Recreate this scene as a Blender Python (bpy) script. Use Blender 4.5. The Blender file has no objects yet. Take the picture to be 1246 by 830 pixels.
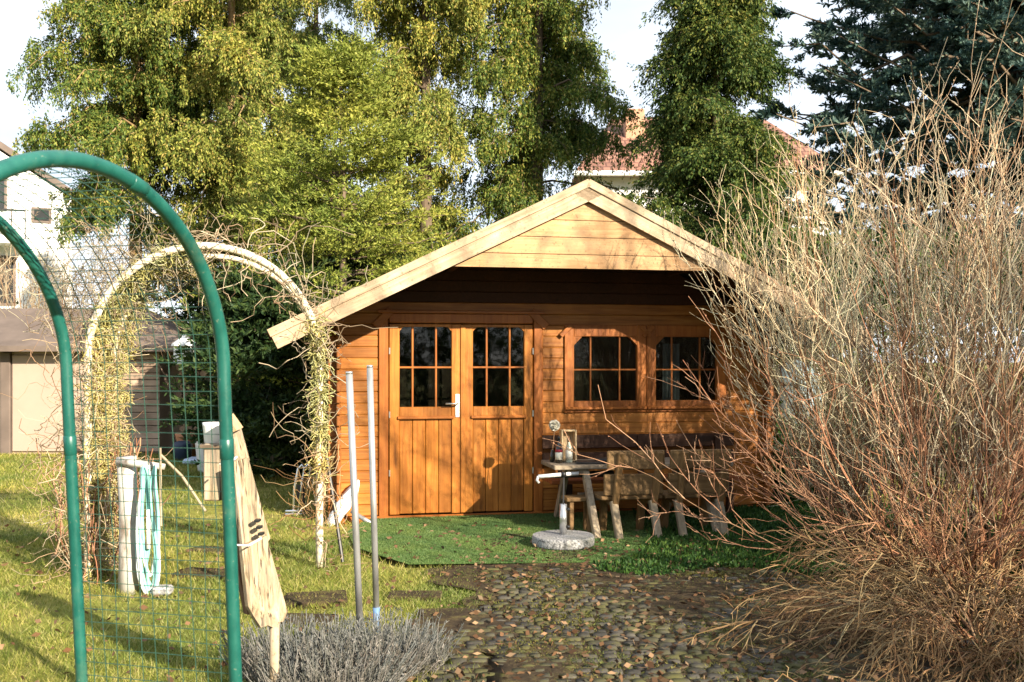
import bpy, math, random
import numpy as np
from mathutils import Vector, Matrix

sc = bpy.context.scene
col = sc.collection
R = math.radians

# ------------------------------------------------------------ camera, sky, sun, exposure
F_PX, HOR, EYE, CXP = 1212.0, 440.0, 1.5, 623.0
cam_d = bpy.data.cameras.new('camera'); cam = bpy.data.objects.new('camera', cam_d); col.objects.link(cam)
cam.location = (0, 0, EYE); cam.rotation_euler = (R(90), 0, 0)
cam_d.sensor_width = 36; cam_d.lens = 36 * F_PX / 1246; cam_d.shift_y = (HOR - 415) / 1246
cam_d.clip_end = 2000
cam_d.dof.use_dof = True; cam_d.dof.focus_distance = 8.5; cam_d.dof.aperture_fstop = 6.3
sc.camera = cam

SUN_AZ, SUN_EL = 42.0, 24.0      # degrees to the right of straight behind the camera
w = bpy.data.worlds.new('World'); sc.world = w; w.use_nodes = True
nt = w.node_tree; nt.nodes.clear()
sky = nt.nodes.new('ShaderNodeTexSky'); sky.sky_type = 'NISHITA'; sky.sun_disc = False
sky.sun_elevation = R(SUN_EL); sky.sun_rotation = R(180 - SUN_AZ)
sky.air_density = 1.0; sky.dust_density = 0.6; sky.ozone_density = 1.6
tc = nt.nodes.new('ShaderNodeTexCoord'); mp = nt.nodes.new('ShaderNodeMapping'); mp.inputs['Scale'].default_value = (1.2, 1.2, 3.5)
nz = nt.nodes.new('ShaderNodeTexNoise'); nz.inputs['Scale'].default_value = 2.2; nz.inputs['Detail'].default_value = 6
rp = nt.nodes.new('ShaderNodeValToRGB'); rp.color_ramp.elements[0].position = .35; rp.color_ramp.elements[1].position = .72
rp.color_ramp.elements[0].color = (.48,) * 3 + (1,); rp.color_ramp.elements[1].color = (.85,) * 3 + (1,)
mx = nt.nodes.new('ShaderNodeMix'); mx.data_type = 'RGBA'; mx.inputs['B'].default_value = (12.5, 13.6, 15.0, 1)
bg = nt.nodes.new('ShaderNodeBackground'); bg.inputs['Strength'].default_value = 0.043
wo = nt.nodes.new('ShaderNodeOutputWorld'); L = nt.links.new
L(tc.outputs['Generated'], mp.inputs[0]); L(mp.outputs[0], nz.inputs['Vector']); L(nz.outputs['Fac'], rp.inputs[0])
L(rp.outputs[0], mx.inputs['Factor']); L(sky.outputs[0], mx.inputs['A']); L(mx.outputs['Result'], bg.inputs['Color']); L(bg.outputs[0], wo.inputs[0])

sd = bpy.data.lights.new('sun', 'SUN'); sd.energy = 5.0; sd.angle = R(0.55); sd.color = (1.0, .87, .67)
sun = bpy.data.objects.new('sun', sd); col.objects.link(sun)
sdir = Vector((math.sin(R(SUN_AZ)) * math.cos(R(SUN_EL)), -math.cos(R(SUN_AZ)) * math.cos(R(SUN_EL)), math.sin(R(SUN_EL))))
sun.rotation_euler = sdir.to_track_quat('Z', 'Y').to_euler(); sun.location = sdir * 30
sc.view_settings.view_transform = 'Standard'; sc.view_settings.look = 'None'
sc.view_settings.exposure = 1.5; sc.view_settings.gamma = 1.0; sc.view_settings.use_curve_mapping = False
sc.cycles.max_bounces = 6; sc.cycles.transparent_max_bounces = 12

rng = np.random.default_rng(7); random.seed(7)

# ------------------------------------------------------------ helpers
def at(px, py, Y):            # photo pixel + real distance -> point
    return Vector(((px - CXP) / F_PX * Y, Y, EYE + (HOR - py) / F_PX * Y))

def tag(o, label=None, cat=None, group=None, kind=None):
    if label: o['label'] = label
    if cat: o['category'] = cat
    if group: o['group'] = group
    if kind: o['kind'] = kind
    return o

def empty(name, loc=(0, 0, 0), rz=0, label=None, cat=None, group=None):
    o = bpy.data.objects.new(name, None); col.objects.link(o); o.location = loc; o.rotation_euler = (0, 0, rz)
    o.empty_display_size = .1
    return tag(o, label, cat, group)

def link_mesh(name, me, mat, parent=None, smooth=False):
    o = bpy.data.objects.new(name, me); col.objects.link(o)
    if mat: me.materials.append(mat)
    if parent: o.parent = parent
    if smooth: me.polygons.foreach_set('use_smooth', [True] * len(me.polygons))
    me.update()
    return o

class MB:
    def __init__(s): s.v = []; s.f = []
    def add(s, vs, fs):
        n = len(s.v); s.v += [tuple(v) for v in vs]; s.f += [tuple(i + n for i in f) for f in fs]; return s
    def box(s, x0, x1, y0, y1, z0, z1, M=None):
        vs = [Vector((x, y, z)) for z in (z0, z1) for y in (y0, y1) for x in (x0, x1)]
        if M is not None: vs = [M @ v for v in vs]
        return s.add(vs, [(0, 2, 3, 1), (4, 5, 7, 6), (0, 1, 5, 4), (2, 6, 7, 3), (0, 4, 6, 2), (1, 3, 7, 5)])
    def bevbox(s, x0, x1, y0, y1, z0, z1, b=.006, M=None):
        # box with the edges chamfered by b
        xs = (x0, x0 + b, x1 - b, x1); ys = (y0, y0 + b, y1 - b, y1); zs = (z0, z0 + b, z1 - b, z1)
        vs = []; idx = {}
        def V(i, j, k):
            if (i, j, k) not in idx:
                idx[(i, j, k)] = len(vs); vs.append(Vector((xs[i], ys[j], zs[k])))
            return idx[(i, j, k)]
        fs = []
        for e, o_ in ((0, 0), (3, 1)):
            a = [V(e, 1, 1), V(e, 2, 1), V(e, 2, 2), V(e, 1, 2)]; fs.append(a if o_ else a[::-1])
            a = [V(1, e, 1), V(2, e, 1), V(2, e, 2), V(1, e, 2)]; fs.append(a if not o_ else a[::-1])
            a = [V(1, 1, e), V(2, 1, e), V(2, 2, e), V(1, 2, e)]; fs.append(a if o_ else a[::-1])
        for e in (0, 3):
            for g in (0, 3):
                fs.append([V(e, 1 if g == 0 else 2, 1), V(e, 1 if g == 0 else 2, 2), V(1 if e == 0 else 2, g, 2), V(1 if e == 0 else 2, g, 1)])
                fs.append([V(e, 1, 1 if g == 0 else 2), V(e, 2, 1 if g == 0 else 2), V(1 if e == 0 else 2, 2, g), V(1 if e == 0 else 2, 1, g)])
                fs.append([V(1, e, 1 if g == 0 else 2), V(2, e, 1 if g == 0 else 2), V(2, 1 if e == 0 else 2, g), V(1, 1 if e == 0 else 2, g)])
                for k in (0, 3):
                    fs.append([V(e, 1 if g == 0 else 2, 1 if k == 0 else 2), V(1 if e == 0 else 2, g, 1 if k == 0 else 2), V(1 if e == 0 else 2, 1 if g == 0 else 2, k)])
        if M is not None: vs = [M @ v for v in vs]
        return s.add(vs, fs)
    def prism(s, poly, a, b, axis='y', M=None):
        n = len(poly)
        def mk(p, t):
            if axis == 'y': return Vector((p[0], t, p[1]))
            if axis == 'x': return Vector((t, p[0], p[1]))
            return Vector((p[0], p[1], t))
        vs = [mk(p, a) for p in poly] + [mk(p, b) for p in poly]
        if M is not None: vs = [M @ v for v in vs]
        return s.add(vs, [tuple(range(n)), tuple(range(2 * n - 1, n - 1, -1))] + [(i, n + i, n + (i + 1) % n, (i + 1) % n) for i in range(n)])
    def tube(s, pts, r, k=8, cap=True):
        pts = [Vector(p) for p in pts]; n = len(pts); rs = r if hasattr(r, '__len__') else [r] * n
        vs = []; up = None
        for i, p in enumerate(pts):
            t = (pts[min(i + 1, n - 1)] - pts[max(i - 1, 0)]).normalized()
            if up is None: up = t.orthogonal().normalized()
            up = (up - t * up.dot(t)); up = up.normalized() if up.length > 1e-6 else t.orthogonal().normalized()
            sdv = t.cross(up)
            for j in range(k):
                a = 2 * math.pi * j / k; vs.append(p + (up * math.cos(a) + sdv * math.sin(a)) * rs[i])
        fs = [(i * k + j, i * k + (j + 1) % k, (i + 1) * k + (j + 1) % k, (i + 1) * k + j) for i in range(n - 1) for j in range(k)]
        if cap: fs += [tuple(range(k - 1, -1, -1)), tuple(range((n - 1) * k, n * k))]
        return s.add(vs, fs)
    def lathe(s, prof, k=24, c=(0, 0, 0)):
        vs = [Vector((c[0] + r * math.cos(2 * math.pi * j / k), c[1] + r * math.sin(2 * math.pi * j / k), c[2] + z)) for r, z in prof for j in range(k)]
        n = len(prof)
        return s.add(vs, [(i * k + j, i * k + (j + 1) % k, (i + 1) * k + (j + 1) % k, (i + 1) * k + j) for i in range(n - 1) for j in range(k)] + [tuple(range(k - 1, -1, -1)), tuple(range((n - 1) * k, n * k))])
    def build(s, name, mat, parent=None, smooth=False):
        me = bpy.data.meshes.new(name); me.from_pydata(s.v, [], s.f)
        import bmesh
        bm = bmesh.new(); bm.from_mesh(me); bmesh.ops.recalc_face_normals(bm, faces=bm.faces); bm.to_mesh(me); bm.free()
        return link_mesh(name, me, mat, parent, smooth)

def np_mesh(name, V, F, mat, parent=None, smooth=False):
    V = np.asarray(V, np.float32).reshape(-1, 3); F = np.asarray(F, np.int32); k = F.shape[1]
    me = bpy.data.meshes.new(name); me.vertices.add(len(V)); me.vertices.foreach_set('co', V.ravel())
    me.loops.add(F.size); me.loops.foreach_set('vertex_index', F.ravel()); me.polygons.add(len(F))
    me.polygons.foreach_set('loop_start', np.arange(len(F), dtype=np.int32) * k)
    me.polygons.foreach_set('loop_total', np.full(len(F), k, np.int32)); me.update(calc_edges=True)
    return link_mesh(name, me, mat, parent, smooth)

def unit(a): return a / np.maximum(np.linalg.norm(a, axis=-1, keepdims=True), 1e-9)

def tubes_np(P, r, k=3):     # P (M,n,3), r (M,n)
    M, n, _ = P.shape
    T = unit(np.gradient(P, axis=1)); ref = unit(rng.normal(size=(M, 1, 3))) * np.ones((1, n, 1))
    U = unit(np.cross(T, ref)); W = np.cross(T, U)
    a = np.arange(k) * 2 * np.pi / k
    V = P[:, :, None] + r[:, :, None, None] * (U[:, :, None] * np.cos(a)[None, None, :, None] + W[:, :, None] * np.sin(a)[None, None, :, None])
    idx = np.arange(M * n * k).reshape(M, n, k); nx = np.roll(idx, -1, axis=2)
    F = np.stack([idx[:, :-1], nx[:, :-1], nx[:, 1:], idx[:, 1:]], -1).reshape(-1, 4)
    return V.reshape(-1, 3), F

def join(parts):
    Vs, Fs, n = [], [], 0
    for V, F in parts:
        V = V.reshape(-1, 3); Vs.append(V); Fs.append(F + n); n += len(V)
    return np.concatenate(Vs), np.concatenate(Fs)

def leaves_np(P, D, l, wd):  # rhombic leaf from P along D
    N = len(P); D = unit(D); S = unit(np.cross(D, rng.normal(size=(N, 3))))
    l = np.broadcast_to(l, (N,))[:, None]; wd = np.broadcast_to(wd, (N,))[:, None]
    V = np.stack([P, P + D * l * .45 + S * wd * .5, P + D * l, P + D * l * .5 - S * wd * .5], 1)
    return V.reshape(-1, 3), np.arange(N * 4).reshape(N, 4)

def blades_np(P, hgt, wd, lean=.5):
    N = len(P); a = rng.uniform(0, 2 * np.pi, N); S = np.stack([np.cos(a), np.sin(a), np.zeros(N)], 1)
    ln = rng.normal(0, lean, (N, 2)) * hgt[:, None]
    tip = P + np.concatenate([ln, hgt[:, None]], 1)
    V = np.stack([P - S * wd[:, None] / 2, P + S * wd[:, None] / 2, tip], 1)
    return V.reshape(-1, 3), np.arange(N * 3).reshape(N, 3)

def spawn(P, count, t0, t1, ang, length, n, up=0.0, wig=.04, flat=False):
    """children of polylines P (M,n0,3): count per line"""
    M, n0, _ = P.shape; K = M * count
    src = np.repeat(np.arange(M), count); t = rng.uniform(t0, t1, K)
    f = t * (n0 - 1); i = np.minimum(f.astype(int), n0 - 2); fr = (f - i)[:, None]
    A = P[src, i] * (1 - fr) + P[src, i + 1] * fr
    T = unit(P[src, i + 1] - P[src, i])
    if flat:
        ax = np.tile(np.array([0, 0, 1.]), (K, 1)); side = unit(np.cross(T, ax)) * rng.choice([-1, 1], K)[:, None]
        side = unit(side + rng.normal(0, .25, (K, 3)))
    else:
        side = unit(np.cross(T, rng.normal(size=(K, 3))))
    an = rng.uniform(ang[0], ang[1], K)[:, None]
    D = T * np.cos(an) + side * np.sin(an)
    Ln = rng.uniform(length[0], length[1], K)[:, None]
    s = np.linspace(0, 1, n)[None, :, None]
    Q = A[:, None] + D[:, None] * Ln[:, None] * s + np.array([0, 0, 1.]) * (up * Ln[:, None] * s ** 2)
    Q[:, 1:] += rng.normal(0, wig, (K, n - 1, 3)) * Ln[:, None] * s[:, 1:]
    return Q, t

def sample(P, per):          # random points and tangents on polylines
    M, n, _ = P.shape; src = np.repeat(np.arange(M), per); f = rng.uniform(0.05, 1, M * per) * (n - 1)
    i = np.minimum(f.astype(int), n - 2); fr = (f - i)[:, None]
    return P[src, i] * (1 - fr) + P[src, i + 1] * fr, unit(P[src, i + 1] - P[src, i])

# ------------------------------------------------------------ materials
def mat(name, build):
    m = bpy.data.materials.new(name); m.use_nodes = True; t = m.node_tree; t.nodes.clear()
    out = t.nodes.new('ShaderNodeOutputMaterial'); build(t, out); return m

def noise(t, scale, detail=4, stretch=(1, 1, 1), rough=.55, coord='Object', dist=0):
    c = t.nodes.new('ShaderNodeTexCoord'); m = t.nodes.new('ShaderNodeMapping'); m.inputs['Scale'].default_value = stretch
    n = t.nodes.new('ShaderNodeTexNoise'); n.inputs['Scale'].default_value = scale; n.inputs['Detail'].default_value = detail
    n.inputs['Roughness'].default_value = rough; n.inputs['Distortion'].default_value = dist
    t.links.new(c.outputs[coord], m.inputs[0]); t.links.new(m.outputs[0], n.inputs['Vector']); return n.outputs['Fac']

def ramp(t, fac, stops):
    r = t.nodes.new('ShaderNodeValToRGB'); e = r.color_ramp.elements
    while len(e) < len(stops): e.new(.5)
    for x, (p, c) in zip(e, stops): x.position = p; x.color = tuple(c) + (1,)
    t.links.new(fac, r.inputs[0]); return r.outputs[0]

def mixc(t, fac, a, b, mode='MIX'):
    m = t.nodes.new('ShaderNodeMix'); m.data_type = 'RGBA'; m.blend_type = mode
    for s, v in (('Factor', fac), ('A', a), ('B', b)):
        if isinstance(v, (int, float)): m.inputs[s].default_value = v
        elif isinstance(v, (tuple, list)): m.inputs[s].default_value = tuple(v) + (1,)
        else: t.links.new(v, m.inputs[s])
    return m.outputs['Result']

def island(t):
    g = t.nodes.new('ShaderNodeNewGeometry'); return g.outputs['Random Per Island']

def bsdf(t, out, color, rough=.7, bump=None, bstr=.3, bdist=.01, metal=0, spec=.4, trans=None):
    p = t.nodes.new('ShaderNodeBsdfPrincipled'); p.inputs['Metallic'].default_value = metal
    p.inputs['Specular IOR Level'].default_value = spec
    if isinstance(rough, (int, float)): p.inputs['Roughness'].default_value = rough
    else: t.links.new(rough, p.inputs['Roughness'])
    if isinstance(color, (tuple, list)): p.inputs['Base Color'].default_value = tuple(color) + (1,)
    else: t.links.new(color, p.inputs['Base Color'])
    if bump is not None:
        b = t.nodes.new('ShaderNodeBump'); b.inputs['Strength'].default_value = bstr; b.inputs['Distance'].default_value = bdist
        t.links.new(bump, b.inputs['Height']); t.links.new(b.outputs[0], p.inputs['Normal'])
    sh = p.outputs[0]
    if trans:
        tr = t.nodes.new('ShaderNodeBsdfTranslucent')
        if isinstance(color, (tuple, list)): tr.inputs[0].default_value = tuple(color) + (1,)
        else: t.links.new(color, tr.inputs[0])
        mxs = t.nodes.new('ShaderNodeMixShader'); mxs.inputs[0].default_value = trans
        t.links.new(sh, mxs.inputs[1]); t.links.new(tr.outputs[0], mxs.inputs[2]); sh = mxs.outputs[0]
    t.links.new(sh, out.inputs[0])

def wood(name, c0, c1, c2, axis='x', rough=.55, weather=None, spec=.35):
    st = {'x': (1.2, 22, 22), 'y': (22, 1.2, 22), 'z': (22, 22, 1.2)}[axis]
    def b(t, o):
        n = noise(t, 1.6, 6, st, .6, dist=.6); c = ramp(t, n, [(.25, c0), (.5, c1), (.78, c2)])
        iv = ramp(t, island(t), [(0, (.72, .70, .68)), (.5, (.95, .95, .95)), (1, (1.12, 1.1, 1.08))])
        c = mixc(t, 1.0, c, iv, 'MULTIPLY')
        big = ramp(t, noise(t, 2.5, 3), [(.3, (.78, .76, .74)), (.7, (1.05, 1.05, 1.05))]); c = mixc(t, 1.0, c, big, 'MULTIPLY')
        if weather:
            wn = ramp(t, noise(t, 3.0, 6, (1, 1, 1), .7), [(.5, (0, 0, 0)), (.66, (.85, .85, .85))]); c = mixc(t, wn, c, weather); wn2 = ramp(t, noise(t, 38, 3), [(.6, (0, 0, 0)), (.7, (.6, .6, .6))]); c = mixc(t, wn2, c, tuple(x * .55 for x in weather))
        kn = noise(t, 5.5, 1, {'x': (.45, 1.6, 1.6), 'y': (1.6, .45, 1.6), 'z': (1.6, 1.6, .45)}[axis])
        c = mixc(t, ramp(t, kn, [(.74, (0, 0, 0)), (.8, (.7, .7, .7))]), c, tuple(x * .35 for x in c0))
        st_ = ramp(t, noise(t, 1.3, 6, (1, 1, 1), .7), [(.42, (.62, .58, .55)), (.56, (1, 1, 1))]); c = mixc(t, .5, c, st_, 'MULTIPLY')
        bsdf(t, o, c, rough, n, .35, .006, spec=spec)
    return mat(name, b)

def plain(name, c, rough=.6, var=.12, scale=8, metal=0, spec=.4, bump=.1):
    def b(t, o):
        n = noise(t, scale, 5); k = ramp(t, n, [(.3, tuple(x * (1 - var) for x in c)), (.7, tuple(min(1, x * (1 + var)) for x in c))])
        bsdf(t, o, k, rough, n, bump, .005, metal, spec)
    return mat(name, b)

def foliage(name, stops, trans=.26, rough=.6, patch=None, pscale=.7):
    def b(t, o):
        c = ramp(t, island(t), stops)
        pn = ramp(t, noise(t, pscale, 4), [(.35, (.62, .76, .80)), (.65, (1.15, 1.06, .95))]); c = mixc(t, 1.0, c, pn, 'MULTIPLY')
        bsdf(t, o, c, rough, spec=.25, trans=trans)
    return mat(name, b)

M = {}
M['log'] = wood('log_wood', (.23, .074, .012), (.43, .16, .028), (.55, .25, .06), 'x', .5)
M['log_y'] = wood('log_wood_y', (.20, .062, .012), (.33, .115, .024), (.42, .17, .045), 'y', .5)
M['door_wood'] = wood('door_wood', (.26, .08, .010), (.42, .152, .022), (.51, .21, .04), 'z', .42)
M['trim'] = wood('trim_wood', (.22, .06, .009), (.34, .108, .017), (.42, .155, .03), 'z', .45)
M['trim_x'] = wood('trim_wood_x', (.22, .06, .009), (.34, .108, .017), (.42, .155, .03), 'x', .45)
M['fascia'] = wood('fascia_wood', (.34, .24, .15), (.50, .38, .26), (.60, .49, .36), 'x', .75, (.22, .17, .115), .2)
M['gable'] = wood('gable_wood', (.34, .19, .09), (.47, .29, .15), (.55, .37, .21), 'x', .75, (.26, .17, .10), .2)
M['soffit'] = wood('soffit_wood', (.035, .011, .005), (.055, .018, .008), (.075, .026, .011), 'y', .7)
M['grey_wood'] = wood('weathered_wood', (.20, .16, .12), (.33, .27, .20), (.42, .36, .29), 'x', .8, (.14, .11, .09), .15)
M['grey_wood_z'] = wood('weathered_wood_z', (.17, .12, .075), (.42, .34, .24), (.55, .47, .36), 'z', .85, (.25, .2, .15), .15)
M['bench'] = wood('bench_wood', (.13, .075, .028), (.21, .125, .05), (.28, .175, .08), 'x', .65)
M['bench_z'] = wood('bench_wood_z', (.15, .08, .03), (.24, .14, .055), (.31, .19, .085), 'z', .65)
M['bench_pale'] = wood('bench_pale', (.26, .20, .13), (.36, .29, .20), (.44, .37, .28), 'z', .8)
M['dark_red'] = wood('dark_red_wood', (.04, .016, .008), (.07, .028, .013), (.10, .042, .02), 'x', .55)
M['red_seat'] = wood('red_seat_wood', (.25, .07, .02), (.33, .10, .03), (.4, .14, .045), 'x', .5)
M['tan_panel'] = plain('tan_panel', (.36, .27, .22), .7, .06, 2)
M['slat'] = wood('slat_wood', (.33, .24, .18), (.42, .31, .24), (.48, .37, .29), 'x', .8)
M['firewood'] = wood('firewood', (.22, .15, .10), (.32, .22, .15), (.4, .29, .2), 'y', .85)
M['brown_roof'] = plain('brown_roof', (.13, .10, .085), .8, .2, 3)
M['roof_felt'] = plain('roof_felt', (.09, .075, .06), .95, .3, 25, bump=.5)
M['white_wall'] = plain('white_render', (.74, .74, .73), .9, .05, 1.5)
M['dark_glass'] = plain('dark_glass', (.03, .033, .036), .08, .1, 2, spec=.6, bump=0)
M['dark_metal'] = plain('dark_metal', (.03, .03, .032), .5, .2, 12)
def _b(t, o):
    n = noise(t, 11, 6, (1, 1, .5), .65); n2 = noise(t, 60, 3)
    c = ramp(t, n, [(.3, (.005, .06, .05)), (.5, (.008, .09, .073)), (.7, (.016, .12, .095))])
    c = mixc(t, ramp(t, n2, [(.66, (0, 0, 0)), (.74, (.7, .7, .7))]), c, (.16, .20, .15)); c = mixc(t, ramp(t, noise(t, 3.5, 6, rough=.7), [(.56, (0, 0, 0)), (.72, (.45, .45, .45))]), c, (.10, .16, .10))
    bsdf(t, o, c, ramp(t, n, [(.3, (.28,) * 3), (.7, (.5,) * 3)]), n2, .08, .002, spec=.5)
M['green_coat'] = mat('green_coated_steel', _b)
M['wire'] = plain('green_wire', (.025, .075, .058), .4, .2, 30, spec=.6)
M['white_paint'] = None
def _b(t, o):
    n = noise(t, 26, 6, (1, 1, 1), .7); c = ramp(t, n, [(.36, (.24, .18, .11)), (.47, (.56, .49, .36)), (.62, (.74, .69, .58))]); bsdf(t, o, c, .7, n, .5, .004)
M['white_paint'] = mat('peeling_white_paint', _b)
def _b(t, o):
    n = noise(t, 9, 6, (1, 1, .35), .65); c = ramp(t, n, [(.34, (.16, .12, .09)), (.47, (.42, .39, .36)), (.7, (.58, .56, .53))]); bsdf(t, o, c, .8, n, .5, .006)
M['birch'] = mat('birch_bark', _b)
def _b(t, o):
    n = noise(t, 14, 6, (1, 1, .3)); c = ramp(t, n, [(.3, (.20, .20, .205)), (.5, (.34, .345, .35)), (.7, (.46, .465, .47))])
    bsdf(t, o, c, .42, n, .15, .003, metal=.55)
M['galv'] = mat('galvanised_steel', _b)
M['chrome'] = plain('chrome_tube', (.7, .7, .72), .22, .1, 20, metal=.9)
M['steel'] = plain('brushed_steel', (.6, .6, .6), .3, .08, 30, metal=.85)
def _b(t, o):
    n = noise(t, 70, 3); c = ramp(t, n, [(.36, (.09, .09, .095)), (.5, (.27, .27, .275)), (.66, (.42, .42, .42))])
    c = mixc(t, ramp(t, noise(t, 7, 4), [(.5, (0, 0, 0)), (.7, (.5, .5, .5))]), c, (.2, .2, .15)); bsdf(t, o, c, .75, n, .25, .004)
M['granite'] = mat('granite', _b)
M['teal_hose'] = plain('teal_hose', (.22, .50, .48), .4, .15, 20)
M['white_hose'] = plain('white_hose', (.66, .72, .72), .4, .1, 20)
M['white_plastic'] = plain('white_plastic', (.78, .78, .78), .45, .04, 10)
M['blue_plastic'] = plain('blue_plastic', (.02, .35, .55), .4, .06, 10)
M['navy'] = plain('navy_plastic', (.02, .035, .07), .5, .1, 10)
M['terracotta'] = plain('terracotta', (.42, .19, .10), .8, .12, 12)
M['lilac_plastic'] = plain('pale_blue_plastic', (.45, .55, .72), .4, .06, 8)
M['black_plastic'] = plain('black_plastic', (.015, .015, .016), .45, .1, 15)
M['barrel'] = plain('barrel_plastic', (.16, .22, .25), .5, .25, 5)
M['bottle_glass'] = plain('dark_bottle_glass', (.025, .02, .015), .08, .1, 10, spec=.7, bump=0)
M['clear_bottle'] = plain('pale_bottle_glass', (.42, .45, .36), .12, .1, 10, spec=.7, bump=0)
M['paper'] = plain('paper_label', (.72, .70, .60), .8, .1, 60)
M['red_label'] = plain('red_label', (.35, .03, .04), .7, .1, 40)
M['pale_wood'] = wood('pale_wood', (.5, .36, .2), (.6, .45, .27), (.66, .52, .34), 'z', .6)
M['flower'] = plain('dry_flower', (.62, .6, .52), .9, .2, 50)
def _b(t, o):
    n = noise(t, 1.5, 7, (26, 26, 1.3), .65, dist=1.2); c = ramp(t, n, [(.3, (.09, .065, .04)), (.44, (.27, .21, .135)), (.56, (.40, .32, .22)), (.75, (.50, .43, .34))])
    ck = ramp(t, noise(t, 2.2, 3, (34, 34, .9)), [(.36, (1, 1, 1)), (.43, (0, 0, 0))]); c = mixc(t, ck, c, (.05, .034, .022))
    pt = ramp(t, noise(t, 6, 5), [(.45, (0, 0, 0)), (.68, (.75, .75, .75))]); c = mixc(t, pt, c, (.21, .175, .14)); bsdf(t, o, c, .9, n, .8, .008, spec=.1)
M['old_plank'] = mat('old_split_plank', _b)
M['bark'] = wood('bark', (.09, .065, .045), (.16, .12, .085), (.25, .19, .14), 'z', .95)
M['bark_pale'] = wood('pale_bark', (.20, .13, .07), (.34, .23, .12), (.45, .32, .18), 'z', .95)
M['bark_rot'] = wood('bark_edge', (.06, .03, .018), (.13, .065, .035), (.3, .2, .12), 'z', .95)
M['tile'] = None
def _b(t, o):
    c0 = t.nodes.new('ShaderNodeTexCoord'); br = t.nodes.new('ShaderNodeTexBrick'); br.inputs['Scale'].default_value = 1
    br.inputs['Brick Width'].default_value = .28; br.inputs['Row Height'].default_value = .3; br.inputs['Mortar Size'].default_value = .03
    br.inputs['Color1'].default_value = (.22, .105, .075, 1); br.inputs['Color2'].default_value = (.31, .165, .12, 1); br.inputs['Mortar'].default_value = (.13, .06, .045, 1)
    t.links.new(c0.outputs['Object'], br.inputs['Vector']); c = mixc(t, 1.0, br.outputs['Color'], ramp(t, noise(t, .8, 5), [(.3, (.75, .75, .75)), (.7, (1.15, 1.1, 1.05))]), 'MULTIPLY')
    bsdf(t, o, c, .8, br.outputs['Fac'], .5, .02)
M['tile'] = mat('clay_roof_tile', _b)
M['brick'] = plain('chimney_brick', (.45, .25, .16), .9, .2, 10)
# window glass: thin, mostly clear, mirror like at the surface
def _b(t, o):
    fr = t.nodes.new('ShaderNodeFresnel'); fr.inputs['IOR'].default_value = 1.5
    tr = t.nodes.new('ShaderNodeBsdfTransparent'); tr.inputs[0].default_value = (.62, .66, .64, 1)
    gl = t.nodes.new('ShaderNodeBsdfGlossy'); gl.inputs['Roughness'].default_value = .03
    mxs = t.nodes.new('ShaderNodeMixShader'); t.links.new(fr.outputs[0], mxs.inputs[0]); t.links.new(tr.outputs[0], mxs.inputs[1]); t.links.new(gl.outputs[0], mxs.inputs[2]); t.links.new(mxs.outputs[0], o.inputs[0])
M['pane'] = mat('window_glass', _b)
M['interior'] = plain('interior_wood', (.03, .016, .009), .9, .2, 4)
M['curtain'] = plain('curtain_cloth', (.4, .42, .45), .9, .1, 12)
# foliage
M['f_weep'] = foliage('weeping_foliage', [(0, (.045, .08, .014)), (.4, (.20, .235, .045)), (.8, (.36, .35, .075)), (1, (.42, .31, .10))])
M['f_weep2'] = foliage('cypress_foliage', [(0, (.03, .07, .014)), (.5, (.12, .175, .032)), (.85, (.28, .29, .055)), (1, (.33, .24, .08))])
M['f_fir'] = foliage('fir_foliage', [(0, (.12, .165, .024)), (.5, (.26, .29, .05)), (1, (.38, .38, .09))])
M['f_dark'] = foliage('dark_conifer_foliage', [(0, (.018, .04, .014)), (.5, (.04, .075, .022)), (1, (.09, .12, .03))])
M['f_cyp'] = foliage('dark_cypress_foliage', [(0, (.02, .05, .012)), (.55, (.07, .115, .022)), (.9, (.17, .19, .04)), (1, (.22, .2, .05))])
M['f_blue'] = foliage('blue_spruce_foliage', [(0, (.025, .06, .058)), (.5, (.065, .12, .115)), (1, (.15, .2, .15))])
M['f_hedge'] = foliage('hedge_foliage', [(0, (.02, .045, .012)), (.5, (.05, .09, .02)), (1, (.10, .14, .035))])
M['twig'] = foliage('bare_twig', [(0, (.34, .19, .12)), (.5, (.58, .42, .29)), (1, (.72, .60, .44))], .0, .7)
M['twig_pale'] = foliage('pale_twig', [(0, (.42, .29, .18)), (.5, (.66, .53, .35)), (1, (.76, .66, .46))], .0, .7)
M['twig_red'] = foliage('red_twig', [(0, (.20, .08, .045)), (.5, (.36, .17, .10)), (1, (.47, .27, .17))], .0, .7)
M['stem'] = foliage('shrub_stem', [(0, (.16, .07, .04)), (.5, (.26, .13, .07)), (1, (.34, .21, .12))], .0, .8)
M['dry_vine'] = foliage('dry_vine', [(0, (.26, .15, .09)), (.5, (.42, .30, .20)), (1, (.55, .45, .33))], .0, .8)
M['straw'] = foliage('yellow_moss_fibre', [(0, (.42, .32, .10)), (.5, (.62, .53, .20)), (1, (.74, .66, .36))], .25, .8)
M['lavender'] = foliage('grey_stalk', [(0, (.10, .10, .085)), (.5, (.20, .19, .18)), (1, (.32, .29, .28))], .15, .8)
M['leaf_dry'] = foliage('dry_leaf', [(0, (.07, .035, .018)), (.6, (.16, .085, .045)), (1, (.28, .18, .11))], .1, .8)
M['grass'] = foliage('lawn_blade', [(0, (.10, .145, .02)), (.5, (.24, .27, .05)), (.8, (.42, .39, .11)), (1, (.54, .46, .22))], .4, .6, pscale=.9)
M['moss'] = foliage('moss_blade', [(0, (.04, .04, .012)), (.5, (.09, .095, .022)), (.85, (.16, .16, .035)), (1, (.2, .14, .06))], .2, .7, pscale=2.5)
M['turf'] = foliage('turf_blade', [(0, (.07, .125, .035)), (.5, (.115, .18, .055)), (1, (.17, .225, .085))], .2, .6, pscale=2)
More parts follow.
